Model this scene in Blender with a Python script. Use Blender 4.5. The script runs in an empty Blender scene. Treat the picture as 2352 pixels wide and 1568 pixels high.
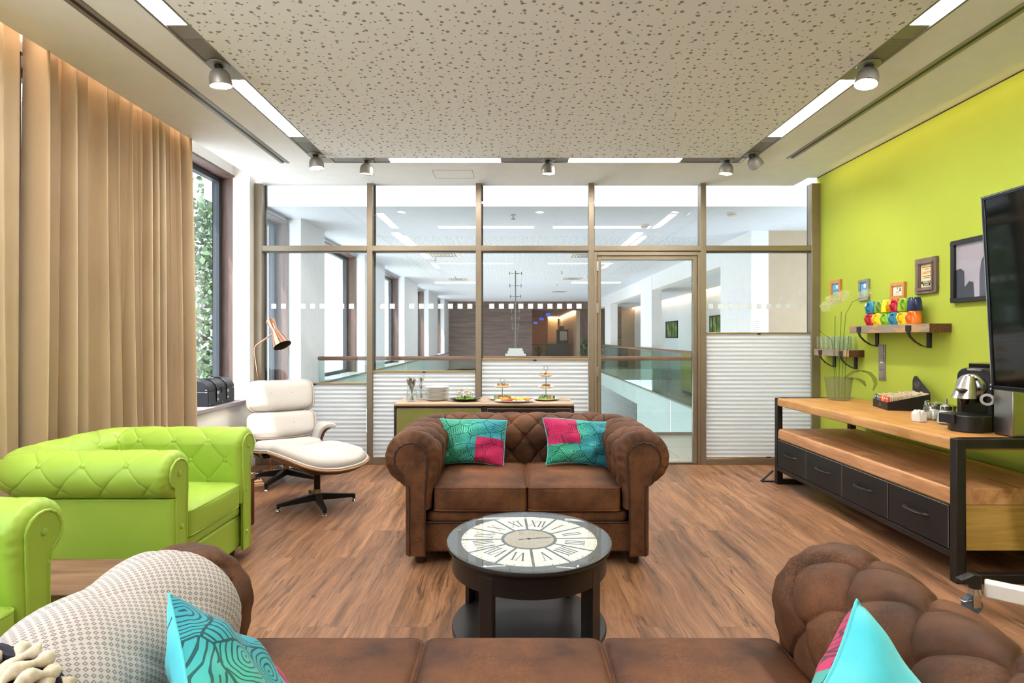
import bpy, bmesh, math, random
import numpy as np
from mathutils import Vector, Matrix, Euler

random.seed(7)
RNG = np.random.RandomState(11)
SC = bpy.context.scene
COL = SC.collection
PI = math.pi

# ------------------------------------------------------------------ camera
cam_d = bpy.data.cameras.new('camera')
cam_d.sensor_width = 36.0
cam_d.lens = 1277.0 / 2352.0 * 36.0
cam_d.shift_x = -0.0008
cam_d.shift_y = -0.0038
cam_d.clip_start = 0.02
cam_d.clip_end = 300
cam = bpy.data.objects.new('camera', cam_d)
cam.location = (0, 0, 1.30)
cam.rotation_euler = (PI / 2, math.radians(0.0), 0)
COL.objects.link(cam)
SC.camera = cam

# ------------------------------------------------------------------ world, sun, exposure
SC.view_settings.view_transform = 'Standard'
SC.view_settings.look = 'None'
SC.view_settings.gamma = 1.0
SC.view_settings.use_curve_mapping = False
SC.view_settings.exposure = 0.52
SC.cycles.max_bounces = 10
SC.cycles.diffuse_bounces = 8
SC.cycles.glossy_bounces = 4
SC.cycles.transmission_bounces = 8
SC.cycles.transparent_max_bounces = 24
SC.cycles.caustics_reflective = False
SC.cycles.caustics_refractive = False
SC.cycles.sample_clamp_indirect = 6.0
SC.cycles.use_denoising = True

SKY_STRENGTH = 2.8
SUN_STRENGTH = 14.0
PANEL_EMIT = 58.0
SPOT_W = 28.0
COVE_EMIT = 22.0
HALL_EMIT = 5.0

world = bpy.data.worlds.new('sky')
SC.world = world
world.use_nodes = True
_bg = world.node_tree.nodes['Background']
_bg.inputs[0].default_value = (0.74, 0.87, 1.0, 1)
_bg.inputs[1].default_value = SKY_STRENGTH
sun_d = bpy.data.lights.new('sun', 'SUN')
sun_d.energy = SUN_STRENGTH
sun_d.angle = math.radians(0.6)
sun_d.color = (1.0, 0.95, 0.88)
sun = bpy.data.objects.new('sun', sun_d)
sun.rotation_euler = Vector((0.36, 0.26, -0.9)).to_track_quat('-Z', 'Y').to_euler()
sun.location = (-8, -4, 14)
COL.objects.link(sun)


# ------------------------------------------------------------------ material helpers
def lin(h):
    h = h.lstrip('#')
    out = []
    for i in (0, 2, 4):
        c = int(h[i:i + 2], 16) / 255.0
        out.append(c / 12.92 if c <= 0.04045 else ((c + 0.055) / 1.055) ** 2.4)
    return (*out, 1.0)


class NT:
    """thin wrapper for building node trees"""
    def __init__(self, name):
        self.m = bpy.data.materials.new(name)
        self.m.use_nodes = True
        self.t = self.m.node_tree
        self.t.nodes.clear()
        self.out = self.t.nodes.new('ShaderNodeOutputMaterial')

    def n(self, typ, ins=None, **props):
        nd = self.t.nodes.new(typ)
        for k, v in props.items():
            setattr(nd, k, v)
        if ins:
            for k, v in ins.items():
                self.set(nd.inputs[k], v)
        return nd

    def set(self, sock, v):
        if isinstance(v, bpy.types.NodeSocket):
            self.t.links.new(v, sock)
        else:
            if sock.type == 'RGBA' and isinstance(v, (int, float)):
                v = (v, v, v, 1)
            sock.default_value = v

    def math(self, op, a, b=0.0, c=None, clamp=False):
        nd = self.n('ShaderNodeMath', operation=op)
        nd.use_clamp = clamp
        self.set(nd.inputs[0], a)
        self.set(nd.inputs[1], b)
        if c is not None:
            self.set(nd.inputs[2], c)
        return nd.outputs[0]

    def mix(self, fac, a, b, blend='MIX'):
        nd = self.n('ShaderNodeMix', data_type='RGBA', blend_type=blend)
        self.set(nd.inputs[0], fac)
        self.set(nd.inputs[6], a)
        self.set(nd.inputs[7], b)
        return nd.outputs[2]

    def ramp(self, fac, stops, interp='LINEAR'):
        nd = self.n('ShaderNodeValToRGB')
        cr = nd.color_ramp
        cr.interpolation = interp
        while len(cr.elements) < len(stops):
            cr.elements.new(0.5)
        for e, (p, c) in zip(cr.elements, stops):
            e.position = p
            e.color = c if len(c) == 4 else (*c, 1)
        self.set(nd.inputs[0], fac)
        return nd.outputs[0]

    def coord(self, which='Object', scale=None, loc=None, rot=None):
        c = self.n('ShaderNodeTexCoord').outputs[which]
        if scale is None and loc is None and rot is None:
            return c
        m = self.n('ShaderNodeMapping')
        self.set(m.inputs[0], c)
        if loc: m.inputs[1].default_value = loc
        if rot: m.inputs[2].default_value = rot
        if scale: m.inputs[3].default_value = scale
        return m.outputs[0]

    def pos(self, scale=None, rot=None, loc=None):
        c = self.n('ShaderNodeNewGeometry').outputs['Position']
        m = self.n('ShaderNodeMapping')
        self.set(m.inputs[0], c)
        if loc: m.inputs[1].default_value = loc
        if rot: m.inputs[2].default_value = rot
        if scale: m.inputs[3].default_value = scale
        return m.outputs[0]

    def noise(self, vec, scale=5.0, detail=3.0, rough=0.5, dist=0.0, out=0):
        nd = self.n('ShaderNodeTexNoise')
        self.set(nd.inputs['Vector'], vec)
        nd.inputs['Scale'].default_value = scale
        nd.inputs['Detail'].default_value = detail
        nd.inputs['Roughness'].default_value = rough
        nd.inputs['Distortion'].default_value = dist
        return nd.outputs[out]

    def voronoi(self, vec, scale=5.0, feature='F1', rnd=1.0, out='Distance', dims='3D'):
        nd = self.n('ShaderNodeTexVoronoi', feature=feature, voronoi_dimensions=dims)
        self.set(nd.inputs['Vector'], vec)
        nd.inputs['Scale'].default_value = scale
        nd.inputs['Randomness'].default_value = rnd
        return nd.outputs[out]

    def bump(self, height, strength=0.3, dist=0.01):
        nd = self.n('ShaderNodeBump')
        nd.inputs['Strength'].default_value = strength
        nd.inputs['Distance'].default_value = dist
        self.set(nd.inputs['Height'], height)
        return nd.outputs[0]

    def bsdf(self, color, rough=0.5, metal=0.0, normal=None, **kw):
        p = self.n('ShaderNodeBsdfPrincipled')
        self.set(p.inputs['Base Color'], color)
        self.set(p.inputs['Roughness'], rough)
        self.set(p.inputs['Metallic'], metal)
        if normal is not None:
            self.set(p.inputs['Normal'], normal)
        for k, v in kw.items():
            self.set(p.inputs[k.replace('_', ' ')], v)
        self.t.links.new(p.outputs[0], self.out.inputs[0])
        return p

    def surface(self, sock):
        self.t.links.new(sock, self.out.inputs[0])


def plain(name, hexc, rough=0.5, metal=0.0, var=0.06, vscale=8.0, **kw):
    """a painted or moulded surface with a little colour variation"""
    t = NT(name)
    c = lin(hexc)
    if var:
        d = tuple(x * (1 - var) for x in c[:3]) + (1,)
        e = tuple(min(1, x * (1 + var)) for x in c[:3]) + (1,)
        col = t.ramp(t.noise(t.coord('Object'), vscale, 3), [(0.3, d), (0.7, e)])
    else:
        col = c
    t.bsdf(col, rough, metal, **kw)
    return t.m


def emit(name, hexc, strength):
    t = NT(name)
    e = t.n('ShaderNodeEmission')
    e.inputs[0].default_value = lin(hexc)
    e.inputs[1].default_value = strength
    t.surface(e.outputs[0])
    return t.m


def thin_glass(name, tint=(0.96, 0.98, 0.97, 1), ior=1.5, refl=1.0, extra=0.0):
    """clear pane: transparent with a Fresnel mirror on top"""
    t = NT(name)
    tr = t.n('ShaderNodeBsdfTransparent'); tr.inputs[0].default_value = tint
    gl = t.n('ShaderNodeBsdfGlossy'); gl.inputs['Roughness'].default_value = 0.005
    gl.inputs[0].default_value = (1, 1, 1, 1)
    ge = t.n('ShaderNodeNewGeometry')
    dt = t.n('ShaderNodeVectorMath', operation='DOT_PRODUCT')
    t.set(dt.inputs[0], ge.outputs['Normal']); t.set(dt.inputs[1], ge.outputs['Incoming'])
    r0 = ((ior - 1) / (ior + 1)) ** 2
    sch = t.math('POWER', t.math('SUBTRACT', 1.0, t.math('ABSOLUTE', dt.outputs['Value']), clamp=True), 5.0)
    f = t.math('MULTIPLY_ADD', t.math('MULTIPLY_ADD', sch, 1 - r0, r0), refl, extra, clamp=True)
    mx = t.n('ShaderNodeMixShader')
    t.set(mx.inputs[0], f)
    t.t.links.new(tr.outputs[0], mx.inputs[1])
    t.t.links.new(gl.outputs[0], mx.inputs[2])
    t.surface(mx.outputs[0])
    return t.m


def see_through(name, hexc, alpha, rough=0.5):
    t = NT(name)
    tr = t.n('ShaderNodeBsdfTransparent')
    df = t.n('ShaderNodeBsdfDiffuse'); df.inputs[0].default_value = lin(hexc)
    mx = t.n('ShaderNodeMixShader'); mx.inputs[0].default_value = alpha
    t.t.links.new(tr.outputs[0], mx.inputs[1]); t.t.links.new(df.outputs[0], mx.inputs[2])
    t.surface(mx.outputs[0])
    return t.m


# ------------------------------------------------------------------ mesh helpers
class MB:
    def __init__(self):
        self.v = []; self.f = []; self.mi = []; self.uv = None
        self.M = None; self.cur = 0

    def add(self, vs, fs, M=None):
        o = len(self.v)
        for p in vs:
            p = Vector(p)
            if M is not None: p = M @ p
            if self.M is not None: p = self.M @ p
            self.v.append(tuple(p))
        for f in fs:
            self.f.append([i + o for i in f]); self.mi.append(self.cur)
        return self

    def box(self, x0, y0, z0, x1, y1, z1, M=None):
        if x0 > x1: x0, x1 = x1, x0
        if y0 > y1: y0, y1 = y1, y0
        if z0 > z1: z0, z1 = z1, z0
        vs = [(x0, y0, z0), (x1, y0, z0), (x1, y1, z0), (x0, y1, z0), (x0, y0, z1), (x1, y0, z1), (x1, y1, z1), (x0, y1, z1)]
        return self.add(vs, [(0, 3, 2, 1), (4, 5, 6, 7), (0, 1, 5, 4), (1, 2, 6, 5), (2, 3, 7, 6), (3, 0, 4, 7)], M)

    def cbox(self, c, s, M=None):
        return self.box(c[0] - s[0] / 2, c[1] - s[1] / 2, c[2] - s[2] / 2, c[0] + s[0] / 2, c[1] + s[1] / 2, c[2] + s[2] / 2, M)

    def lathe(self, prof, c=(0, 0, 0), n=28, M=None, close=False):
        vs = []; fs = []
        k = len(prof)
        for i in range(n):
            a = 2 * PI * i / n
            for r, z in prof:
                vs.append((c[0] + r * math.cos(a), c[1] + r * math.sin(a), c[2] + z))
        for i in range(n):
            j = (i + 1) % n
            for q in range(k - 1 if not close else k):
                q2 = (q + 1) % k
                if prof[q][0] < 1e-9 and prof[q2][0] < 1e-9: continue
                fs.append((i * k + q, j * k + q, j * k + q2, i * k + q2))
        return self.add(vs, fs, M)

    def cyl(self, p0, p1, r0, r1=None, n=16, caps=True):
        return self.tube([p0, p1], [r0, r0 if r1 is None else r1], n, caps=caps)

    def tube(self, pts, r, n=8, closed=False, caps=True, flat=1.0):
        pts = [Vector(p) for p in pts]
        m = len(pts)
        rs = r if isinstance(r, (list, tuple)) else [r] * m
        vs = []; fs = []
        prev = None
        for i, p in enumerate(pts):
            if closed:
                t = pts[(i + 1) % m] - pts[i - 1]
            else:
                t = pts[min(i + 1, m - 1)] - pts[max(i - 1, 0)]
            if t.length < 1e-9: t = Vector((0, 0, 1))
            t.normalize()
            if prev is None:
                u = t.orthogonal().normalized()
                if abs(t.z) < 0.9:
                    u = Vector((0, 0, 1)).cross(t).normalized()
            else:
                u = prev - t * prev.dot(t)
                u = u.normalized() if u.length > 1e-6 else t.orthogonal().normalized()
            prev = u
            w = t.cross(u)
            for k in range(n):
                a = 2 * PI * k / n
                vs.append(p + (u * math.cos(a) + w * math.sin(a) * flat) * rs[i])
        for i in range(m if closed else m - 1):
            j = (i + 1) % m
            for k in range(n):
                k2 = (k + 1) % n
                fs.append((i * n + k, i * n + k2, j * n + k2, j * n + k))
        if caps and not closed:
            fs.append(tuple(range(n))[::-1]); fs.append(tuple((m - 1) * n + k for k in range(n)))
        return self.add(vs, fs)

    def prism(self, poly, z0, z1, M=None):
        n = len(poly)
        vs = [(x, y, z0) for x, y in poly] + [(x, y, z1) for x, y in poly]
        fs = [tuple(range(n))[::-1], tuple(range(n, 2 * n))] + [(i, (i + 1) % n, n + (i + 1) % n, n + i) for i in range(n)]
        return self.add(vs, fs, M)

    def ell(self, c, r, nu=16, nv=10, M=None):
        vs = []; fs = []
        for j in range(nv + 1):
            b = PI * j / nv
            for i in range(nu):
                a = 2 * PI * i / nu
                vs.append((c[0] + r[0] * math.sin(b) * math.cos(a), c[1] + r[1] * math.sin(b) * math.sin(a), c[2] + r[2] * math.cos(b)))
        for j in range(nv):
            for i in range(nu):
                i2 = (i + 1) % nu
                fs.append((j * nu + i, (j + 1) * nu + i, (j + 1) * nu + i2, j * nu + i2))
        return self.add(vs, fs, M)

    def grid(self, P, cu=False, cv=False, M=None):
        """P: array (m, n, 3)"""
        m, n = P.shape[:2]
        vs = P.reshape(-1, 3).tolist(); fs = []
        for i in range(m if cu else m - 1):
            i2 = (i + 1) % m
            for j in range(n if cv else n - 1):
                j2 = (j + 1) % n
                fs.append((i * n + j, i2 * n + j, i2 * n + j2, i * n + j2))
        return self.add(vs, fs, M)

    def build(self, name, mat, parent=None, angle=38, bevel=0.0, seg=2, flip=False, loc=None, uv=None):
        me = bpy.data.meshes.new(name)
        me.from_pydata(self.v, [], self.f)
        bm = bmesh.new(); bm.from_mesh(me)
        bmesh.ops.remove_doubles(bm, verts=bm.verts, dist=1e-6)
        bmesh.ops.recalc_face_normals(bm, faces=bm.faces)
        if flip: bmesh.ops.reverse_faces(bm, faces=bm.faces)
        bm.to_mesh(me); bm.free()
        return self._link(me, name, mat, parent, angle, bevel, seg, loc)

    def build_raw(self, name, mat, parent=None, angle=180, uv=None, loc=None):
        """keep vertex order (for uv per vertex)"""
        me = bpy.data.meshes.new(name)
        me.from_pydata(self.v, [], self.f)
        if uv is not None:
            lay = me.uv_layers.new(name='UVMap')
            idx = np.empty(len(me.loops), dtype=np.int32)
            me.loops.foreach_get('vertex_index', idx)
            lay.data.foreach_set('uv', np.asarray(uv, dtype=np.float32)[idx].ravel())
        if isinstance(mat, (list, tuple)):
            for x in mat: me.materials.append(x)
            me.polygons.foreach_set('material_index', self.mi)
            mat = None
        return self._link(me, name, mat, parent, angle, 0, 2, loc)

    def _link(self, me, name, mat, parent, angle, bevel, seg, loc):
        if mat is not None: me.materials.append(mat)
        me.polygons.foreach_set('use_smooth', [True] * len(me.polygons))
        if angle < 179:
            me.set_sharp_from_angle(angle=math.radians(angle))
        me.update()
        o = bpy.data.objects.new(name, me)
        COL.objects.link(o)
        if parent is not None: o.parent = parent
        if loc is not None: o.location = loc
        if bevel > 0:
            b = o.modifiers.new('edge', 'BEVEL')
            b.width = bevel; b.segments = seg; b.limit_method = 'ANGLE'; b.angle_limit = math.radians(30)
        return o


def B(x0, y0, z0, x1, y1, z1):
    return MB().box(x0, y0, z0, x1, y1, z1)


def thing(name, label, cat, loc=(0, 0, 0), rz=0.0, group=None):
    o = bpy.data.objects.new(name, None)
    o.empty_display_size = 0.1
    COL.objects.link(o)
    o.location = loc; o.rotation_euler = (0, 0, rz)
    tag(o, label, cat, group)
    return o


def tag(o, label, cat, group=None, kind=None):
    o['label'] = label; o['category'] = cat
    if group: o['group'] = group
    if kind: o['kind'] = kind
    return o


def struct(o, label=None, cat=None):
    o['kind'] = 'structure'
    if label: o['label'] = label
    if cat: o['category'] = cat
    return o


def copy_tree(o, parent=None):
    c = o.copy(); COL.objects.link(c)
    if parent is not None:
        c.parent = parent
        c.matrix_parent_inverse = o.matrix_parent_inverse
    for ch in list(o.children):
        copy_tree(ch, c)
    return c


def text_mesh(txt, size, name, mat, parent=None, depth=0.0006, M=None, align='CENTER'):
    cu = bpy.data.curves.new('lettering', 'FONT')
    cu.body = txt; cu.size = size; cu.extrude = depth
    cu.align_x = align; cu.align_y = 'CENTER'
    tmp = bpy.data.objects.new('lettering', cu)
    COL.objects.link(tmp)
    dg = bpy.context.evaluated_depsgraph_get()
    me = bpy.data.meshes.new_from_object(tmp.evaluated_get(dg))
    bpy.data.objects.remove(tmp); bpy.data.curves.remove(cu)
    if M is not None: me.transform(M)
    me.materials.clear(); me.materials.append(mat)
    o = bpy.data.objects.new(name, me); COL.objects.link(o)
    if parent is not None: o.parent = parent
    return o


def onto_right_wall(x, y, z):
    """matrix: text plane lying on a face that looks towards -x, reading along -y"""
    return Matrix(((0, 0, -1, x), (-1, 0, 0, y), (0, 1, 0, z), (0, 0, 0, 1)))


def onto_front(x, y, z):
    """text plane facing -y"""
    return Matrix(((1, 0, 0, x), (0, 0, -1, y), (0, 1, 0, z), (0, 0, 0, 1)))
# ------------------------------------------------------------------ materials
def wood_floor():
    t = NT('oak_planks')
    v = t.pos()
    sep = t.n('ShaderNodeSeparateXYZ'); t.set(sep.inputs[0], v)
    cmb = t.n('ShaderNodeCombineXYZ')
    t.set(cmb.inputs[0], sep.outputs[1]); t.set(cmb.inputs[1], sep.outputs[0])
    br = t.n('ShaderNodeTexBrick', offset=0.37, offset_frequency=2, squash=1.0)
    t.set(br.inputs['Vector'], cmb.outputs[0])
    br.inputs['Color1'].default_value = (0, 0, 0, 1); br.inputs['Color2'].default_value = (1, 1, 1, 1)
    br.inputs['Mortar'].default_value = (0.5, 0.5, 0.5, 1)
    br.inputs['Scale'].default_value = 1.0
    br.inputs['Mortar Size'].default_value = 0.0012
    br.inputs['Brick Width'].default_value = 1.25
    br.inputs['Row Height'].default_value = 0.185
    plank = br.outputs[0]
    # offset the grain per plank
    off = t.n('ShaderNodeVectorMath', operation='SCALE'); t.set(off.inputs[0], plank); off.inputs['Scale'].default_value = 13.0
    vv = t.n('ShaderNodeVectorMath', operation='ADD'); t.set(vv.inputs[0], v); t.set(vv.inputs[1], off.outputs[0])
    mp = t.n('ShaderNodeMapping'); t.set(mp.inputs[0], vv.outputs[0]); mp.inputs[3].default_value = (1, 0.07, 1)
    warp = t.noise(vv.outputs[0], 2.2, 2)
    wsh = t.n('ShaderNodeVectorMath', operation='MULTIPLY_ADD')
    t.set(wsh.inputs[0], warp); wsh.inputs[1].default_value = (0.10, 0.0, 0.0); t.set(wsh.inputs[2], mp.outputs[0])
    g1 = t.noise(wsh.outputs[0], 15, 5, 0.6)
    g2 = t.noise(wsh.outputs[0], 90, 4, 0.65)
    base = t.ramp(g1, [(0.25, lin('#543a2b')), (0.42, lin('#7f5b42')), (0.55, lin('#986f53')), (0.78, lin('#b48a69'))])
    fine = t.ramp(g2, [(0.3, (0.52, 0.48, 0.46, 1)), (0.55, (1, 1, 1, 1))])
    c = t.mix(0.75, base, fine, 'MULTIPLY')
    tint = t.ramp(plank, [(0.0, (0.80, 0.78, 0.77, 1)), (0.5, (1, 0.98, 0.95, 1)), (1.0, (1.12, 1.08, 1.02, 1))])
    c = t.mix(1.0, c, tint, 'MULTIPLY')
    # cracks
    mp2 = t.n('ShaderNodeMapping'); t.set(mp2.inputs[0], wsh.outputs[0]); mp2.inputs[3].default_value = (1.0, 0.55, 1)
    cr = t.noise(mp2.outputs[0], 22, 3, 0.5, 0.4)
    crk = t.math('SUBTRACT', 1.0, t.math('MULTIPLY', t.math('ABSOLUTE', t.math('SUBTRACT', cr, 0.5)), 45.0), clamp=True)
    gate = t.math('GREATER_THAN', t.noise(vv.outputs[0], 3.1, 2), 0.52)
    c = t.mix(t.math('MULTIPLY', t.math('MULTIPLY', crk, gate), 0.7), c, lin('#3d281c'))
    # knots
    kn = t.n('ShaderNodeMapping'); t.set(kn.inputs[0], vv.outputs[0]); kn.inputs[3].default_value = (1, 0.62, 1)
    kd = t.voronoi(kn.outputs[0], 2.6)
    ring = t.math('MULTIPLY', t.math('ADD', t.math('SINE', t.math('MULTIPLY', kd, 260.0)), 1.0), 0.5)
    near = t.math('LESS_THAN', kd, 0.085)
    c = t.mix(t.math('MULTIPLY', t.math('MULTIPLY', ring, near), 0.45), c, lin('#6b442c'))
    c = t.mix(t.math('MULTIPLY', t.math('LESS_THAN', kd, 0.03), 0.85), c, lin('#4a3021'))
    c = t.mix(t.math('MULTIPLY', br.outputs[1], 0.55), c, lin('#4a3324'))
    h = t.math('ADD', t.math('MULTIPLY', g2, 0.6), t.math('MULTIPLY', br.outputs[1], -1.0))
    t.bsdf(c, t.math('MULTIPLY_ADD', g2, 0.15, 0.36), 0, t.bump(h, 0.18, 0.002), Specular_IOR_Level=0.35)
    return t.m


def board(name, lo, mid, hi, along='Y', scale=1.0, rough=0.45, stain=0.0):
    """a solid wood board with grain along one axis"""
    t = NT(name)
    v = t.coord('Object')
    st = {'X': (0.08, 1, 1), 'Y': (1, 0.08, 1), 'Z': (1, 1, 0.08)}[along]
    m = t.n('ShaderNodeMapping'); t.set(m.inputs[0], v); m.inputs[3].default_value = st
    g = t.noise(m.outputs[0], 14 * scale, 5, 0.6, 0.8)
    f = t.noise(m.outputs[0], 110 * scale, 3, 0.6)
    c = t.ramp(g, [(0.28, lin(lo)), (0.5, lin(mid)), (0.72, lin(hi))])
    c = t.mix(0.35, c, t.ramp(f, [(0.35, (0.6, 0.55, 0.5, 1)), (0.6, (1, 1, 1, 1))]), 'MULTIPLY')
    if stain:
        k = t.voronoi(v, 5.0)
        c = t.mix(t.math('MULTIPLY', t.math('LESS_THAN', k, 0.07), stain), c, lin(lo))
    t.bsdf(c, rough, 0, t.bump(f, 0.12, 0.001))
    return t.m


def perforated(face='#f4f4f5'):
    """acoustic plasterboard with scattered round holes of three sizes"""
    t = NT('acoustic_plaster')
    v = t.pos(scale=(1, 1, 0))
    hole = None
    for sc, r, loc in ((10.5, 0.0100, 0.0), (12.0, 0.0068, 3.3), (14.5, 0.0040, 7.7)):
        mp = t.n('ShaderNodeMapping'); t.set(mp.inputs[0], v); mp.inputs[1].default_value = (loc, loc * 0.7, 0)
        d = t.voronoi(mp.outputs[0], sc, rnd=0.68, dims='2D')
        k = t.math('LESS_THAN', t.math('DIVIDE', d, sc), r)
        hole = k if hole is None else t.math('MAXIMUM', hole, k)
    c = t.mix(hole, lin(face), lin('#9a968f'))
    t.bsdf(c, 0.85, 0, t.bump(t.math('SUBTRACT', 1.0, hole), 0.6, 0.004), Specular_IOR_Level=0.1)
    return t.m


def leather(name, lo, mid, hi, rough=0.62):
    """distressed brown nubuck"""
    t = NT(name)
    v = t.coord('Object')
    a = t.noise(v, 6, 4, 0.6)
    b = t.noise(v, 45, 4, 0.7, 1.5)
    c = t.ramp(a, [(0.3, lin(lo)), (0.52, lin(mid)), (0.75, lin(hi))])
    scr = t.math('SUBTRACT', 1.0, t.math('MULTIPLY', t.math('ABSOLUTE', t.math('SUBTRACT', b, 0.5)), 22.0), clamp=True)
    patch = t.ramp(t.noise(v, 4.5, 2), [(0.42, (0, 0, 0, 1)), (0.62, (1, 1, 1, 1))])
    c = t.mix(t.math('MULTIPLY', t.math('MULTIPLY', scr, patch), 0.24), c, lin('#ad774c'))
    f = t.noise(v, 300, 2)
    c = t.mix(0.3, c, t.ramp(f, [(0.3, (0.7, 0.68, 0.66, 1)), (0.7, (1.12, 1.1, 1.08, 1))]), 'MULTIPLY')
    t.bsdf(c, t.math('MULTIPLY_ADD', a, 0.25, rough - 0.12), 0, t.bump(t.math('ADD', f, b), 0.15, 0.0015),
           Specular_IOR_Level=0.22)
    return t.m


def faux_leather(name, hexc, rough=0.4, spec=0.45):
    t = NT(name)
    v = t.coord('Object')
    c = lin(hexc)
    col = t.ramp(t.noise(v, 5, 3), [(0.3, tuple(x * 0.93 for x in c[:3]) + (1,)), (0.7, c)])
    f = t.noise(v, 260, 2)
    t.bsdf(col, rough, 0, t.bump(f, 0.07, 0.001), Specular_IOR_Level=spec)
    return t.m


def doodle(name, patch=None, plain_side=False):
    """teal and pink print covered in black line drawings; patch = (u0,u1,v0,v1) of the pink square"""
    t = NT(name)
    uv = t.coord('UV')
    sep = t.n('ShaderNodeSeparateXYZ'); t.set(sep.inputs[0], uv)
    U, V = sep.outputs[0], sep.outputs[1]
    n1 = t.noise(uv, 2.0, 2)
    if plain_side:
        col = t.ramp(n1, [(0.3, lin('#28b9d3')), (0.5, lin('#5fd0dc')), (0.7, lin('#86dcdf'))])
    else:
        col = t.ramp(t.math('ADD', t.math('MULTIPLY', n1, 0.5), t.math('MULTIPLY', U, 0.5)),
                     [(0.2, lin('#2f9f7d')), (0.38, lin('#52bfa0')), (0.55, lin('#3fa9b0')), (0.72, lin('#3597ad')), (0.9, lin('#58c2a6'))])
    wn = t.noise(uv, 3.5, 2, out=1)
    w = t.n('ShaderNodeVectorMath', operation='MULTIPLY_ADD')
    t.set(w.inputs[0], wn); w.inputs[1].default_value = (0.14, 0.14, 0); t.set(w.inputs[2], uv)
    d = t.voronoi(w.outputs[0], 4.0, dims='2D')
    cellc = t.voronoi(w.outputs[0], 4.0, out='Color', dims='2D')
    sc = t.n('ShaderNodeSeparateColor'); t.set(sc.inputs[0], cellc)
    rings = t.math('LESS_THAN', t.math('FRACT', t.math('MULTIPLY', d, 9.0)), 0.3)
    ang = t.math('MULTIPLY', sc.outputs[2], 6.283)
    ws = t.n('ShaderNodeSeparateXYZ'); t.set(ws.inputs[0], w.outputs[0])
    proj = t.math('ADD', t.math('MULTIPLY', ws.outputs[0], t.math('COSINE', ang)), t.math('MULTIPLY', ws.outputs[1], t.math('SINE', ang)))
    hatch = t.math('LESS_THAN', t.math('FRACT', t.math('MULTIPLY', proj, 28.0)), 0.3)
    pick = t.math('GREATER_THAN', sc.outputs[0], 0.5)
    line = t.math('ADD', t.math('MULTIPLY', rings, pick), t.math('MULTIPLY', hatch, t.math('SUBTRACT', 1.0, pick)), clamp=True)
    edge = t.math('LESS_THAN', t.voronoi(w.outputs[0], 4.0, feature='DISTANCE_TO_EDGE', dims='2D'), 0.025)
    band = t.math('GREATER_THAN', t.noise(uv, 6.0, 1), 0.36)
    line = t.math('MAXIMUM', t.math('MULTIPLY', line, band), edge)
    if plain_side:
        cv = t.math('SUBTRACT', V, t.math('MULTIPLY', t.math('POWER', U, 2.0), 0.5))
        band = t.math('MULTIPLY', t.math('GREATER_THAN', cv, 0.22), t.math('LESS_THAN', cv, 0.34))
        line = t.math('MULTIPLY', band, t.math('LESS_THAN', t.math('FRACT', t.math('MULTIPLY', cv, 48.0)), 0.3))
        thin = t.math('LESS_THAN', t.math('ABSOLUTE', t.math('SUBTRACT', cv, 0.62)), 0.006)
        line = t.math('MAXIMUM', line, thin)
        pk = t.math('MULTIPLY', band, t.math('LESS_THAN', t.math('FRACT', t.math('MULTIPLY', cv, 14.0)), 0.35))
        col = t.mix(pk, col, lin('#d8266f'))
    if patch:
        u0, u1, v0, v1 = patch
        q = t.math('MULTIPLY', t.math('MULTIPLY', t.math('GREATER_THAN', U, u0), t.math('LESS_THAN', U, u1)),
                   t.math('MULTIPLY', t.math('GREATER_THAN', V, v0), t.math('LESS_THAN', V, v1)))
        pink = t.ramp(n1, [(0.3, lin('#b81f5c')), (0.7, lin('#e2336f'))])
        col = t.mix(q, col, pink)
        # rosette centred in the square
        cx, cy = (u0 + u1) / 2, (v0 + v1) / 2
        du = t.math('MULTIPLY', t.math('SUBTRACT', U, cx), 1.35); dv = t.math('SUBTRACT', V, cy)
        rr = t.math('SQRT', t.math('ADD', t.math('POWER', du, 2.0), t.math('POWER', dv, 2.0)))
        ang = t.math('ARCTAN2', du, dv)
        pet = t.math('MULTIPLY', t.math('SINE', t.math('MULTIPLY', ang, 8.0)), 0.012)
        ros = t.math('LESS_THAN', t.math('FRACT', t.math('MULTIPLY', t.math('ADD', rr, pet), 22.0)), 0.2)
        inr = t.math('MULTIPLY', q, t.math('LESS_THAN', rr, 0.2))
        line = t.math('ADD', t.math('MULTIPLY', line, t.math('SUBTRACT', 1.0, inr)), t.math('MULTIPLY', ros, inr), clamp=True)
    c = t.mix(t.math('MULTIPLY', line, 0.82), col, lin('#0c2a30'))
    f = t.noise(uv, 220, 2)
    t.bsdf(c, 0.75, 0, t.bump(f, 0.1, 0.001), Specular_IOR_Level=0.2, Sheen_Weight=0.15)
    return t.m


def knit():
    """cream throw with rows of small diamond rings"""
    t = NT('woven_throw')
    uv = t.coord('UV', scale=(84, 84, 1), rot=(0, 0, PI / 4))
    sep = t.n('ShaderNodeSeparateXYZ'); t.set(sep.inputs[0], uv)
    fu = t.math('ABSOLUTE', t.math('SUBTRACT', t.math('FRACT', sep.outputs[0]), 0.5))
    fv = t.math('ABSOLUTE', t.math('SUBTRACT', t.math('FRACT', sep.outputs[1]), 0.5))
    m = t.math('ADD', fu, fv)
    ring = t.math('MULTIPLY', t.math('GREATER_THAN', m, 0.17), t.math('LESS_THAN', m, 0.42))
    c = t.mix(t.math('MULTIPLY', ring, 0.68), lin('#bdb5b1'), lin('#554a48'))
    t.bsdf(c, 0.9, 0, t.bump(t.math('SUBTRACT', 1.0, ring), 0.35, 0.002), Specular_IOR_Level=0.1, Sheen_Weight=0.2)
    return t.m


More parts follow.
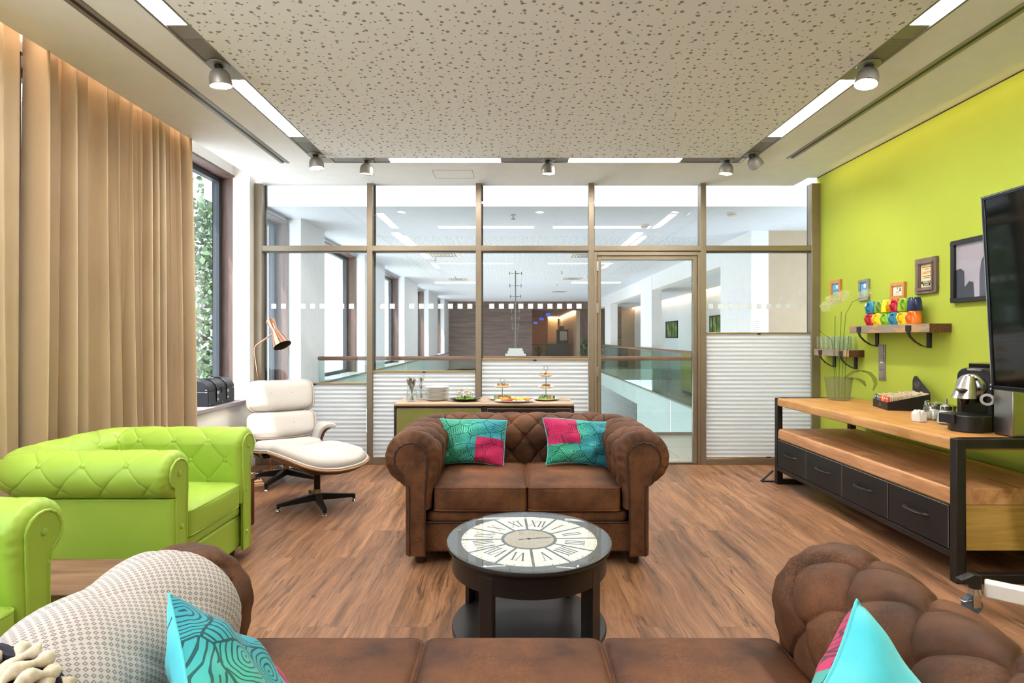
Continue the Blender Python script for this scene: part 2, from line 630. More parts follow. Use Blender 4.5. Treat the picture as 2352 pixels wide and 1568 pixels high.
def curtain_mat():
    t = NT('sand_curtain')
    v = t.coord('Object')
    f = t.noise(v, 400, 2)
    col = t.ramp(t.noise(v, 1.5, 2), [(0.3, lin('#b7a084')), (0.7, lin('#c3ad91'))])
    p = t.n('ShaderNodeBsdfPrincipled')
    t.set(p.inputs['Base Color'], col); p.inputs['Roughness'].default_value = 0.5
    p.inputs['Specular IOR Level'].default_value = 0.3
    p.inputs['Sheen Weight'].default_value = 0.3
    t.set(p.inputs['Normal'], t.bump(f, 0.05, 0.0005))
    t.surface(p.outputs[0])
    return t.m


def sheer_mat(name, hexc, transp, transl):
    t = NT(name)
    d = t.n('ShaderNodeBsdfDiffuse'); d.inputs[0].default_value = lin(hexc)
    tl = t.n('ShaderNodeBsdfTranslucent'); tl.inputs[0].default_value = lin(hexc)
    tr = t.n('ShaderNodeBsdfTransparent')
    m1 = t.n('ShaderNodeMixShader'); m1.inputs[0].default_value = transl
    t.t.links.new(d.outputs[0], m1.inputs[1]); t.t.links.new(tl.outputs[0], m1.inputs[2])
    m2 = t.n('ShaderNodeMixShader'); m2.inputs[0].default_value = transp
    t.t.links.new(m1.outputs[0], m2.inputs[1]); t.t.links.new(tr.outputs[0], m2.inputs[2])
    t.surface(m2.outputs[0])
    return t.m


def grille_mat():
    t = NT('pierced_metal')
    v = t.coord('Object', scale=(95, 95, 95))
    sep = t.n('ShaderNodeSeparateXYZ'); t.set(sep.inputs[0], v)
    a = t.math('LESS_THAN', t.math('ABSOLUTE', t.math('SUBTRACT', t.math('FRACT', sep.outputs[0]), 0.5)), 0.28)
    b = t.math('LESS_THAN', t.math('ABSOLUTE', t.math('SUBTRACT', t.math('FRACT', sep.outputs[1]), 0.5)), 0.28)
    c = t.mix(t.math('MULTIPLY', a, b), lin('#8b8580'), lin('#2c2926'))
    t.bsdf(c, 0.5, 0.2)
    return t.m


def tile_floor():
    t = NT('beige_tiles')
    v = t.pos()
    br = t.n('ShaderNodeTexBrick', offset=0.5)
    t.set(br.inputs['Vector'], v)
    br.inputs['Color1'].default_value = lin('#b0a89c'); br.inputs['Color2'].default_value = lin('#b9b2a6')
    br.inputs['Mortar'].default_value = lin('#7d725f')
    br.inputs['Scale'].default_value = 1.0; br.inputs['Mortar Size'].default_value = 0.004
    br.inputs['Brick Width'].default_value = 1.2; br.inputs['Row Height'].default_value = 0.6
    t.bsdf(br.outputs[0], 0.22, 0)
    return t.m


def panel_wood():
    t = NT('dark_veneer')
    v = t.pos()
    m = t.n('ShaderNodeMapping'); t.set(m.inputs[0], v); m.inputs[3].default_value = (0.12, 1, 1.6)
    g = t.noise(m.outputs[0], 7, 5, 0.65, 0.5)
    c = t.ramp(g, [(0.3, lin('#4a3a36')), (0.5, lin('#66524d')), (0.7, lin('#7d6862'))])
    sep = t.n('ShaderNodeSeparateXYZ'); t.set(sep.inputs[0], v)
    a = t.math('LESS_THAN', t.math('FRACT', t.math('MULTIPLY', sep.outputs[2], 1.55)), 0.02)
    b = t.math('LESS_THAN', t.math('FRACT', t.math('MULTIPLY', sep.outputs[0], 0.78)), 0.009)
    c = t.mix(t.math('MAXIMUM', a, b), c, lin('#2c2220'))
    t.bsdf(c, 0.45, 0)
    return t.m


def shade_blind():
    t = NT('pleated_fabric')
    d = t.n('ShaderNodeBsdfDiffuse'); d.inputs[0].default_value = lin('#eff0f4')
    tl = t.n('ShaderNodeBsdfTranslucent'); tl.inputs[0].default_value = lin('#eff0f4')
    m1 = t.n('ShaderNodeMixShader'); m1.inputs[0].default_value = 0.5
    t.t.links.new(d.outputs[0], m1.inputs[1]); t.t.links.new(tl.outputs[0], m1.inputs[2])
    t.surface(m1.outputs[0])
    return t.m


def old_paint_wood():
    t = NT('worn_painted_plank')
    v = t.coord('Object')
    m = t.n('ShaderNodeMapping'); t.set(m.inputs[0], v); m.inputs[3].default_value = (1, 0.3, 1)
    k = t.ramp(t.noise(m.outputs[0], 18, 4, 0.6), [(0.44, (0, 0, 0, 1)), (0.5, (1, 1, 1, 1))])
    c = t.mix(k, lin('#b08c66'), lin('#8d8171'))
    t.bsdf(c, 0.8, 0)
    return t.m


def burnt_end():
    t = NT('sawn_plank_end')
    v = t.coord('Object')
    d = t.n('ShaderNodeTexWave', wave_type='RINGS', rings_direction='Y')
    t.set(d.inputs['Vector'], v); d.inputs['Scale'].default_value = 30; d.inputs['Distortion'].default_value = 5
    d.inputs['Detail'].default_value = 3
    c = t.ramp(d.outputs[1], [(0.2, lin('#3a2414')), (0.55, lin('#57361c')), (0.9, lin('#7d5430'))])
    t.bsdf(c, 0.75, 0)
    return t.m


MAT = dict(
    floor=wood_floor(),
    white=plain('white_plaster', '#e6e2dc', 0.9, var=0.02, Specular_IOR_Level=0.1),
    ceiling=plain('warm_ceiling_paint', '#f4f4f5', 0.9, var=0.02, Specular_IOR_Level=0.1),
    hallwhite=plain('hall_plaster', '#e9ebee', 0.85, var=0.02, Specular_IOR_Level=0.15),
    hallceil=plain('hall_ceiling_paint', '#dbe3f0', 0.9, var=0.02, Specular_IOR_Level=0.1),
    lime=plain('lime_wall_paint', '#abb846', 0.8, var=0.03, vscale=2, Specular_IOR_Level=0.2),
    perf=perforated(), perf_hall=perforated('#dde4ee'),
    bronze=plain('bronze_anodised', '#8f8170', 0.38, 0.55, var=0.05),
    bronze_dark=plain('bronze_shadow_gap', '#4a443d', 0.5, 0.3, var=0.0),
    dark=plain('black_gasket', '#1b1d20', 0.5, var=0),
    alu=plain('grey_aluminium', '#8e8984', 0.42, 0.5, var=0.03),
    fixture=plain('grey_fixture', '#84807a', 0.45, 0.35, var=0.04),
    grille=grille_mat(),
    jamb=board('mahogany_jamb', '#56413b', '#6d5650', '#856d66', 'Z', 0.9, 0.5),
    sash=plain('anthracite_sash', '#34383f', 0.45, var=0.03),
    sill=plain('grey_sill_stone', '#8b8387', 0.45, var=0.05),
    glass=thin_glass('partition_glass', (0.97, 0.985, 0.98, 1), 1.5, 0.75, 0.0),
    winglass=thin_glass('window_glass', (0.96, 0.98, 0.98, 1), 1.45, 0.8),
    railglass=thin_glass('balustrade_glass', (0.80, 0.90, 0.88, 1), 1.5, 1.2),
    frost=see_through('frosted_film', '#dfe6ea', 0.82),
    blind=shade_blind(),
    brass=plain('champagne_rail', '#a48b62', 0.4, 0.5, var=0.03),
    panel=emit('led_panel', '#fffcf6', PANEL_EMIT),
    cove=emit('led_cove', '#ffe4c4', COVE_EMIT),
    hall_led=emit('hall_led', '#fff8f0', HALL_EMIT),
    top_cove=emit('white_cove_led', '#fffaf2', 22.0),
    hall_cove=emit('hall_cove_led', '#ffdcb0', 9.0),
    lobby_cove=emit('lobby_cove_led', '#ffd9a8', 22.0),
    lens=emit('spot_lens', '#fff2df', 26.0),
    curtain=curtain_mat(),
    sheer=sheer_mat('sheer_voile', '#f3efe9', 0.45, 0.5),
    brown=leather('brown_nubuck', '#382216', '#5c3a27', '#754b32'),
    piping=plain('dark_brown_piping', '#35211a', 0.5, var=0.1),
    seatbrown=leather('brown_nubuck_seat', '#44291a', '#65402a', '#7c5135'),
    green=faux_leather('lime_faux_leather', '#a2c24a', 0.42, 0.4),
    white_leather=faux_leather('white_leather', '#c2bcb7', 0.5, 0.35),
    walnut=board('walnut_ply', '#3c241c', '#553229', '#6b4235', 'X', 1.0, 0.3),
    plyedge=plain('ply_edge', '#a97e56', 0.5),
    black_metal=plain('black_enamel', '#191716', 0.4, 0.3, var=0.05),
    steel_frame=plain('dark_raw_steel', '#211b1a', 0.5, 0.15, var=0.12),
    drawer=plain('blackened_sheet', '#120e0f', 0.55, 0.0, var=0.25, vscale=20),
    chrome=plain('chrome', '#d8d8d8', 0.14, 1.0, var=0),
    satin=plain('satin_steel', '#b9b6b2', 0.28, 1.0, var=0.03),
    copper=plain('polished_copper', '#e0a184', 0.12, 1.0, var=0.02),
    shade_in=plain('shade_inside', '#241d1a', 0.6, var=0),
    oak_top=board('oiled_oak', '#a8713a', '#c18d50', '#d09f60', 'Y', 0.7, 0.42),
    oak_edge=board('oak_edge', '#a06a44', '#c48f62', '#d6a478', 'Y', 1.0, 0.5),
    oak_side=board('pale_oak_side', '#a07b3c', '#b9934e', '#c9a561', 'X', 0.8, 0.5),
    crate=board('crate_wood', '#5c4333', '#856450', '#a58568', 'X', 0.8, 0.6),
    redwood=board('reddish_wood', '#4d2a1c', '#6e4029', '#85543a', 'Z', 1.0, 0.5),
    foot=plain('stained_foot', '#3c2119', 0.4, var=0.08),
    black_table=plain('black_brown_lacquer', '#1e1817', 0.38, var=0.12),
    table_glass=thin_glass('table_glass', (0.97, 0.985, 0.98, 1), 1.5, 1.0, 0.0),
    dial=plain('dial_ivory', '#f0ebe0', 0.6, var=0.02),
    dial_dark=plain('dial_slate', '#3a4045', 0.5, var=0.04),
    dial_tan=plain('dial_tan', '#b3a28c', 0.6, var=0.04),
    ink=plain('black_ink', '#1a1a1c', 0.6, var=0),
    tv=plain('tv_screen', '#050607', 0.06, var=0, Specular_IOR_Level=0.6),
    tv_rim=plain('tv_rim', '#15171a', 0.2, var=0),
    matte_black=plain('matte_black', '#17171a', 0.45, var=0.06),
    gloss_black=plain('gloss_black', '#101013', 0.18, var=0.0),
    porcelain=plain('porcelain', '#eeece8', 0.2, var=0.01),
    paper=plain('paper_white', '#f1eee8', 0.8, var=0.02),
    clear=thin_glass('drinking_glass', (0.95, 0.97, 0.96, 1), 1.5, 1.6, 0.03),
    tumbler=thin_glass('tumbler_glass', (0.97, 0.985, 0.98, 1), 1.5, 1.3, 0.02),
    old_plank=old_paint_wood(), plank_end=burnt_end(),
    iron=plain('wrought_iron', '#2a2422', 0.55, 0.4, var=0.15),
    grey_frame=board('weathered_grey_wood', '#5a4a40', '#75635a', '#8a776b', 'Z', 1.2, 0.65),
    tan_frame=board('honey_frame_wood', '#b0742f', '#c98c46', '#d59d5c', 'Z', 1.2, 0.5),
    silver_frame=plain('pewter_frame', '#8b8b80', 0.5, 0.3, var=0.1),
    switch=plain('grey_switch', '#8a817b', 0.4, 0.2, var=0.03),
    olive=plain('olive_door', '#7b7f3f', 0.5, var=0.05),
    umber=plain('umber_lacquer', '#2b1f1c', 0.4, var=0.08),
    taupe=plain('taupe_top', '#b79c84', 0.45, var=0.04),
    throw=knit(),
    wool=plain('cream_wool', '#d8cab4', 0.95, var=0.18, vscale=90),
    navy_wool=plain('navy_wool', '#2d2b3a', 0.95, var=0.1),
    tile=tile_floor(), veneer=panel_wood(),
    rail=board('handrail_wood', '#5e3f30', '#7d5844', '#8f6850', 'X', 0.8, 0.4),
    pinkwall=plain('rose_wall', '#a58379', 0.8, var=0.03),
    beigewall=plain('beige_wall', '#b39f8a', 0.8, var=0.03),
    yellow=plain('yellow_lacquer', '#e2c64a', 0.5, var=0.03),
    facade=plain('pale_facade', '#d9d6d0', 0.8, var=0.04),
    blue_sign=emit('blue_sign_face', '#2b49c8', 1.1),
    leaf=plain('tree_leaves', '#5c7352', 0.6, var=0.4, vscale=2.0),
    bark=plain('bark', '#5a4c3f', 0.9, var=0.2),
    plant_leaf=plain('plant_leaf', '#43613a', 0.5, var=0.25),
    ghost_pot=see_through('ghost_vase', '#8d8f6a', 0.30), ghost_leaf=see_through('ghost_stem', '#4f6a2a', 0.32),  # vase and stems kept faint to imitate a double-exposure ghost
    ghost_petal=see_through('ghost_bloom', '#e9edc4', 0.22),
    chestleather=faux_leather('black_leather', '#1d2027', 0.45, 0.4),
    rubber=plain('grey_rubber', '#4b5a6c', 0.6, var=0.03),
    asphalt=plain('pale_bounce_paving', '#dfe2e4', 0.9, var=0.05),  # paving tone raised so it bounces daylight up to the ceiling
)
for nm, hx in dict(red='#c02032', yellowc='#f2cf1d', limec='#8fbf2c', bluec='#2f86ad', orange='#ef7a28', navy='#1d2c56', dgreen='#6f9a35',
                   tea_blue='#2e2a86', tea_green='#2f8a5c', tea_red='#c5203f', tea_orange='#ef9a26', tea_scarlet='#d83a36', tea_coral='#e45446').items():
    MAT[nm] = plain('glaze_' + nm, hx, 0.15 if not nm.startswith('tea') else 0.6, var=0.0)


# ------------------------------------------------------------------ the setting
CZ = 2.88
XL, XR, YG, YB = -2.65, 3.15, 5.73, -2.6
struct(B(-2.95, YB - 0.2, -0.15, XR, YG + 0.03, 0.0).build('floor', MAT['floor']))
wr = struct(B(XR, YB - 0.2, 0, XR + 0.15, YG + 0.03, 2.945).build('wall_right', MAT['lime']))
struct(B(XR, YB - 0.2, 2.945, XR + 0.15, YG + 0.03, 3.3).build('wall_right_top', MAT['dark']))
struct(B(-3.2, YB - 0.2, 0, XR + 0.15, YB, 3.3).build('wall_back', MAT['white']))
struct(B(XR - 0.015, YB, 0.0, XR, YG - 0.03, 0.07).build('baseboard_right', MAT['lime']))

# ceiling: plaster border round the perforated field, light channels cut out
PX0, PX1, PY1 = -1.63, 1.99, 4.885      # perforated field
CH = 0.145                              # channel width
m = MB()
m.box(-2.55, YB, CZ, PX0 - CH, YG + 0.06, CZ + 0.06)
m.box(PX1 + CH, YB, CZ, 2.92, YG + 0.06, CZ + 0.06)
m.box(PX0 - CH, PY1 + CH, CZ, PX1 + CH, YG + 0.06, CZ + 0.06)
m.box(-2.55, YB, CZ + 0.06, 2.92, YG + 0.06, 3.3)
m.box(2.92, YB, 2.955, XR + 0.02, YG + 0.03, 3.3)
m.box(-3.25, YB, 3.06, -2.55, YG + 0.06, 3.3)
m.box(-2.565, YB, CZ, -2.55, YG + 0.06, 3.06)
m.box(PX1 + CH - 0.10 + 0.0, PY1, CZ, PX1 + CH, PY1 + CH, CZ + 0.06)
struct(m.build('ceiling', MAT['ceiling']))
pf = struct(B(PX0, YB, CZ - 0.001, PX1, PY1, CZ + 0.06).build('ceiling_acoustic', MAT['perf']))
pf['label'] = 'perforated acoustic ceiling field'
# slot diffusers
for nm, x0, x1, y1 in (('ceiling_slot', -2.10, -2.02, 5.03), ('ceiling_slot', 2.405, 2.475, 4.9)):
    g = thing('slot_diffuser', 'long narrow air slot in the plaster beside the %s' % ('curtain' if x0 < 0 else 'lime wall'), 'air vent', ((x0 + x1) / 2, (y1 + YB) / 2, CZ))
    hx, hy = (x1 - x0) / 2, (y1 - YB) / 2
    mm = MB().box(-hx, -hy, -0.004, -0.012, hy, 0.002).box(0.012, -hy, -0.004, hx, hy, 0.002)
    mm.build('flange', MAT['alu'], g)
    MB().box(-0.013, -hy + 0.02, -0.002, 0.013, hy - 0.02, 0.001).build('slot', MAT['dark'], g)
# hatch outline in the ceiling border
hb = MB()
for a in ((-0.765, 5.25, -0.765 + 0.004, 5.52), (-0.385, 5.25, -0.381, 5.52), (-0.765, 5.52, -0.381, 5.524), (-0.765, 5.247, -0.381, 5.25)):
    hb.box(a[0], a[1], CZ - 0.0015, a[2], a[3], CZ + 0.001)
tag(hb.build('access_hatch', MAT['alu']), 'square flush access hatch in plaster above the glass partition', 'hatch')

# left side: parapet, sill, window, pier
struct(MB().box(-3.15, 4.42, 0, XL, YG + 0.03, 0.655).box(-3.15, YB, 0, -2.80, 4.42, 0.655).build('wall_left', MAT['white']))
struct(B(XL, 4.5, 0, XL + 0.014, YG - 0.03, 0.075).build('baseboard_left', MAT['white']))
struct(MB().box(-3.05, 4.42, 0.655, XL + 0.03, YG - 0.06, 0.69).box(-3.05, YB, 0.655, -2.79, 4.42, 0.69).build('trim_1', MAT['sill'], bevel=0.004))
pr = MB().box(-2.82, 5.60, 0.69, XL, YG + 0.03, 3.06).box(-3.15, 1.70, 0.655, -2.80, 3.15, 3.06).box(-3.15, YB, 0.655, -2.80, -2.5, 3.06)
struct(pr.build('wall_left_piers', MAT['white']))
struct(B(-3.15, YB, 2.93, -2.82, YG + 0.03, 3.06).build('wall_left_head', MAT['white']))


def window(name, y0, y1, z0=0.69, z1=2.93, xg=-3.0, jn=True):
    g = thing(name, None, None, (xg, (y0 + y1) / 2, z0))
    del g['label'], g['category']
    g['kind'] = 'structure'
    h = (y1 - y0) / 2; H = z1 - z0
    m = MB()
    for s in (-1, 1):
        m.box(-0.05, s * h, 0, 0.18, s * (h - 0.022), H)
    m.box(-0.05, -h, H - 0.02, 0.18, h, H)
    m.build('jamb', MAT['jamb'], g)
    f = MB(); w = 0.05; hh = h - 0.022
    f.box(-0.035, -hh, 0, 0.035, -hh + w, H - 0.02).box(-0.035, hh - w, 0, 0.035, hh, H - 0.02)
    f.box(-0.035, -hh + w, 0, 0.035, hh - w, w).box(-0.035, -hh + w, H - 0.02 - w, 0.035, hh - w, H - 0.02)
    f.build('sash', MAT['sash'], g, bevel=0.004)
    B(-0.004, -hh + w, w, 0.004, hh - w, H - 0.02 - w).build('pane', MAT['winglass'], g)
    return g


window('window_1', 3.15, 5.66, xg=-2.985)
window('window_2', -2.5, 1.70)  # out-of-view window, widened and left uncurtained to brighten the room

# glass partition -----------------------------------------------------------
MX = [-2.615, -1.467, -0.352, 0.805, 1.952, 3.105]
ZT = 2.215
y0, y1 = 5.69, 5.77
for i, x in enumerate(MX):
    w = 0.045 if i in (0, 5) else 0.028
    m = MB().box(x - w, y0, 0, x + w, y1, CZ)
    struct(m.build('trim_%d' % (i + 2), MAT['bronze'], bevel=0.003))
    struct(B(x - w + 0.002, y1, 0, x + w + 0.016, y1 + 0.02, CZ).build('trim_%d' % (i + 20), MAT['bronze_dark']))
BAYS = []
for i in range(5):
    a = MX[i] + (0.045 if i == 0 else 0.028); b = MX[i + 1] - (0.045 if i == 4 else 0.028)
    BAYS.append((a, b))
    struct(MB().box(a, y0, ZT - 0.028, b, y1, ZT + 0.028).build('trim_%d' % (i + 8), MAT['bronze'], bevel=0.003))
    struct(B(a, y0 + 0.01, ZT - 0.04, b, y1, ZT - 0.028).build('trim_%d' % (i + 30), MAT['bronze_dark']))
    if i != 3:
        struct(B(a, y0, 0, b, y1, 0.062).build('trim_%d' % (i + 14), MAT['bronze'], bevel=0.003))
        struct(B(a, 5.735, 0.062, b, 5.745, ZT - 0.03).build('window_%d' % (i + 3), MAT['glass']))
    struct(B(a, 5.735, ZT + 0.028, b, 5.745, CZ).build('window_%d' % (i + 8), MAT['glass']))

# frosted manifestation squares, one strip per pane
for i, (px0, n) in {0: (621, 10), 1: (871, 10), 2: (1122, 10), 4: (1625, 10)}.items():
    s = 0.052
    lab = ['row of frosted squares on the pane beside the window pier', 'row of frosted squares on the pane above the utensil jars',
           'row of frosted squares on the pane above the cake stands', '', 'row of frosted squares on the pane beside the lime wall'][i]
    g = thing('frosted_film', lab, 'window film', ((BAYS[i][0] + BAYS[i][1]) / 2, 5.734, 1.597), 0, 'frosted squares on the glass partition')
    me = None
    for k in range(n):
        x = (px0 + 22.3 * k + 6.5 - 1177) * YG / 1277
        if x + s / 2 > BAYS[i][1]: break
        if me is None:
            o = B(-s / 2, -0.0008, 0, s / 2, 0.0005, s).build('square', MAT['frost'], g); me = o.data
        else:
            o = bpy.data.objects.new('square', me); COL.objects.link(o); o.parent = g
        o.location = (x - g.location.x, 0, 0)

# door ----------------------------------------------------------------------
a, b = BAYS[3]
dr = thing('door_1', None, None, ((a + b) / 2, 5.72, 0)); del dr['label'], dr['category']; dr['kind'] = 'structure'
h = (b - a) / 2
f = MB()
f.box(-h, -0.03, 0, -h + 0.03, 0.04, ZT - 0.04).box(h - 0.03, -0.03, 0, h, 0.04, ZT - 0.04).box(-h + 0.03, -0.03, ZT - 0.075, h - 0.03, 0.04, ZT - 0.04)
f.build('door_frame', MAT['bronze'], dr, bevel=0.003)
f = MB(); w = 0.04
f.box(-h + 0.032, -0.015, 0.008, -h + 0.032 + w, 0.03, ZT - 0.078).box(h - 0.032 - w, -0.015, 0.008, h - 0.032, 0.03, ZT - 0.078)
f.box(-h + 0.032 + w, -0.015, ZT - 0.078 - w, h - 0.032 - w, 0.03, ZT - 0.078).box(-h + 0.032 + w, -0.015, 0.008, h - 0.032 - w, 0.03, 0.02)
f.build('leaf_frame', MAT['bronze'], dr, bevel=0.003)
B(-h + 0.032 + w, 0.003, 0.02, h - 0.032 - w, 0.011, ZT - 0.118).build('leaf_glass', MAT['glass'], dr)
for z in (1.98, 1.55, 0.9, 0.3):
    B(-h + 0.024, -0.034, z, -h + 0.046, -0.014, z + 0.10).build('hinge', MAT['satin'], dr, bevel=0.002)

# pleated blinds --------------------------------------------------------------
for i, zt, lab in ((0, 0.838, 'white pleated blind lowest at its top edge, behind the white lounge chair'), (1, 0.963, 'white pleated blind behind the plates and utensil jars'),
                   (2, 1.085, 'white pleated blind behind the cake stands'), (4, 1.354, 'tallest white pleated blind, beside the lime wall')):
    a, b = BAYS[i]
    g = thing('pleated_blind', lab, 'blind', ((a + b) / 2, 5.705, 0.064), group='pleated blinds on the glass partition')
    h = (b - a) / 2 - 0.006
    H = zt - 0.064
    n = int(round((H - 0.03) / 0.021)) // 2 * 2
    P = np.zeros((2, n + 1, 3))
    for k in range(n + 1):
        P[:, k, 2] = 0.012 + (H - 0.03) * k / n
        P[:, k, 1] = 0.0042 if k % 2 else -0.0042
    P[0, :, 0] = -h; P[1, :, 0] = h
    MB().grid(P).build('fabric', MAT['blind'], g, angle=10)
    MB().box(-h, -0.012, H - 0.018, h, 0.012, H).build('top_rail', MAT['brass'], g, bevel=0.003)
    MB().box(-h, -0.012, 0, h, 0.012, 0.014).build('bottom_rail', MAT['brass'], g, bevel=0.003)
    MB().ell((0, -0.014, H - 0.016), (0.02, 0.008, 0.009)).build('grip', MAT['dark'], g)
# ------------------------------------------------------------------ ceiling light channels
def channel(label, loc, rz, length, lits, grilles, group='light channels round the acoustic ceiling'):
    """local: runs along +y from 0 to length, width CH centred, z=0 at the ceiling face"""
    g = thing('light_channel', label, 'ceiling light', loc, rz, group)
    w = CH / 2
    m = MB()
    m.box(-w, 0, 0.05, w, length, 0.058)
    m.box(-w, 0, -0.001, -w + 0.016, length, 0.05).box(w - 0.016, 0, -0.001, w, length, 0.05)
    m.box(-w, 0, -0.001, w, 0.006, 0.05).box(-w, length - 0.006, -0.001, w, length, 0.05)
    m.build('housing', MAT['fixture'], g)
    last = 0.006
    segs = sorted([(a, b, 'l') for a, b in lits] + [(a, b, 'g') for a, b in grilles])
    for a, b, k in segs:
        if a > last + 0.002: B(-w + 0.016, last, 0.004, w - 0.016, a, 0.012).build('cover_plate', MAT['fixture'], g)
        if k == 'l':
            MB().box(-w + 0.02, a, 0.006, w - 0.02, b, 0.012).build('diffuser', MAT['panel'], g)
        else:
            MB().box(-w + 0.018, a, 0.003, w - 0.018, b, 0.012).build('grille', MAT['grille'], g)
        last = b
    if length - 0.006 > last: B(-w + 0.016, last, 0.004, w - 0.016, length - 0.006, 0.012).build('cover_plate', MAT['fixture'], g)
    return g


def ych(a): return a - YB
LIT = [(a, a + 0.97) for a in (-1.29, 0.28, 1.85, 3.42)]
LITL = [(ych(a), ych(b)) for a, b in LIT]
GRL = [(ych(a + 0.97 + 0.13), ych(a + 0.97 + 0.36)) for a, b in LIT]
channel('long light channel beside the perforated ceiling on the curtain side', (PX0 - CH / 2, YB, CZ), 0, PY1 - YB, LITL, GRL)
channel('long light channel beside the perforated ceiling on the lime wall side', (PX1 + CH / 2, YB, CZ), 0, PY1 - YB, LITL, GRL)
# back channel: runs along x
channel('light channel across the room in front of the glass partition', (2.06, PY1 + CH / 2, CZ), PI / 2, 3.67,
        [(2.06 - 1.50, 2.06 - 0.50), (2.06 + 0.11, 2.06 + 1.10)], [(0.02, 0.10), (2.06 - 0.30, 2.06 - 0.0), (3.30, 3.62)])


def spot(loc, label, aim=(0, 0, -1), power=SPOT_W, lit=True, size=1.25):
    g = thing('ceiling_spotlight', label, 'spotlight', loc, 0, 'swivel spotlights in the light channels')
    MB().lathe([(0, 0.004), (0.062, 0.004), (0.066, 0.0), (0.062, -0.006), (0.03, -0.006), (0.03, -0.002), (0, -0.002)]).build('mounting_ring', MAT['fixture'], g)
    MB().cyl((0, 0, -0.004), (0, 0, -0.03), 0.022, 0.022, 14).build('swivel', MAT['dark'], g)
    q = Vector(aim).normalized().to_track_quat('-Z', 'Y').to_matrix().to_4x4()
    M = Matrix.Translation((0, 0, -0.026)) @ q
    prof = [(0, 0.0), (0.02, 0.0), (0.038, -0.008), (0.052, -0.025), (0.060, -0.05), (0.062, -0.085), (0.062, -0.092), (0.057, -0.092), (0.052, -0.075), (0.03, -0.055), (0, -0.052)]
    MB().lathe(prof, M=M, n=32).build('housing', MAT['fixture'], g, angle=50)
    MB().lathe([(0.0615, -0.088), (0.0625, -0.096), (0.058, -0.096), (0.0565, -0.089)], M=M, n=32, close=True).build('bezel', MAT['chrome'], g)
    MB().lathe([(0, -0.070), (0.050, -0.074), (0.055, -0.082)], M=M, n=28).build('lamp_lens', MAT['lens'] if lit else MAT['satin'], g)
    if lit:
        ld = bpy.data.lights.new('spot_beam', 'SPOT')
        ld.energy = power; ld.spot_size = size * 1.35; ld.spot_blend = 0.75; ld.shadow_soft_size = 0.035
        ld.color = (1.0, 0.90, 0.77)
        lo = bpy.data.objects.new('beam', ld); COL.objects.link(lo); lo.parent = g
        lo.matrix_local = M @ Matrix.Translation((0, 0, -0.10))
    return g


XLC, XRC, YBC = PX0 - CH / 2, PX1 + CH / 2, PY1 + CH / 2
spot((XLC, 3.22, CZ), 'spotlight hanging over the lime armchairs, at the mid break of its channel', (0.10, 0.1, -1))
spot((XLC, 4.80, CZ), 'spotlight at the end of the curtain side channel, above the white ottoman', (0.12, -0.02, -1), SPOT_W * 1.25)
spot((XRC, 3.22, CZ), 'spotlight at the mid break of the channel above the wooden media table', (-0.25, -0.1, -1))
spot((XRC, 4.80, CZ), 'spotlight at the end of the channel near the lime wall, turned to the wall', (0.75, 0.25, -1), SPOT_W * 0.8)
spot((-1.30, YBC, CZ), 'spotlight above the green door of the low cabinet in front of the partition', (-0.05, 0.12, -1))
spot((0.315, YBC, CZ), 'spotlight at the middle of the channel in front of the partition', (0.0, 0.08, -1))
spot((1.91, YBC, CZ), 'spotlight above the glass door leaf in front of the partition', (-0.12, 0.05, -1))
spot((XLC, 1.65, CZ), 'spotlight over the lime armchair beside the throw', (-0.1, 0.0, -1), SPOT_W * 0.5)
spot((XRC, 1.65, CZ), 'spotlight over the sofa end near the television', (-0.1, 0.2, -1), SPOT_W * 0.5)

# ------------------------------------------------------------------ curtain cove light (in the slot above the curtain)
tag(B(-2.60, 0.2, 3.035, -2.57, 4.55, 3.05).build('cove_light_strip', MAT['cove']), 'warm light strip hidden in the ceiling slot over the sand curtain', 'cove light')
tag(B(2.93, YB + 0.1, 2.935, 2.945, 5.5, 2.95).build('cove_light_strip', MAT['hall_cove']), 'warm light strip tucked into the shadow gap over the lime wall', 'cove light')


def curtain(name, label, cat, ya, yb, xc, amp, mat, nf, seed, z0=0.02, z1=3.0, n=420, group=None, flare=0.0, rag=0.0):
    r = np.random.RandomState(seed)
    # irregular pleats: random spacing
    w = r.uniform(0.45, 1.55, nf); w = np.concatenate([[0], np.cumsum(w)]); w = w / w[-1]
    a = r.uniform(0.55, 1.15, nf)
    sl = r.normal(0, 0.022, nf + 1)
    nz = 26
    u = np.linspace(0, 1, n)
    idx = np.clip(np.searchsorted(w, u, 'right') - 1, 0, nf - 1)
    ph = (u - w[idx]) / (w[idx + 1] - w[idx])
    prof = np.sign(np.sin(2 * PI * ph)) * np.abs(np.sin(2 * PI * ph)) ** 0.7 * a[idx]
    lat = np.interp(u, w, sl)
    P = np.zeros((n, nz, 3))
    for j in range(nz):
        v = j / (nz - 1)                 # 0 bottom .. 1 top
        sw = (1 - v)
        P[:, j, 0] = xc + amp * prof * (1.0 + 0.35 * sw) + 0.012 * np.sin(7 * u + 3 * v + seed) * sw
        y = ya + (yb - ya) * u
        P[:, j, 1] = y + lat * 2.6 * sw * np.sin(PI * u) + flare * sw * (u - 0.5) * 2 + 0.30 * amp * np.cos(2 * PI * ph)
        if rag: P[:, j, 1] += 0.02 * np.sin(9 * v + seed) * (u > 0.97)
        P[:, j, 2] = z0 + (z1 - z0) * v
    g = thing(name, label, cat, (0, 0, 0), 0, group)
    MB().grid(P).build_raw('drape', mat, g)
    # hem and heading tape as their own strips
    tp = P[:, -2:, :].copy(); tp[:, :, 0] -= 0.004
    MB().grid(tp).build_raw('heading_tape', mat, g)
    return g


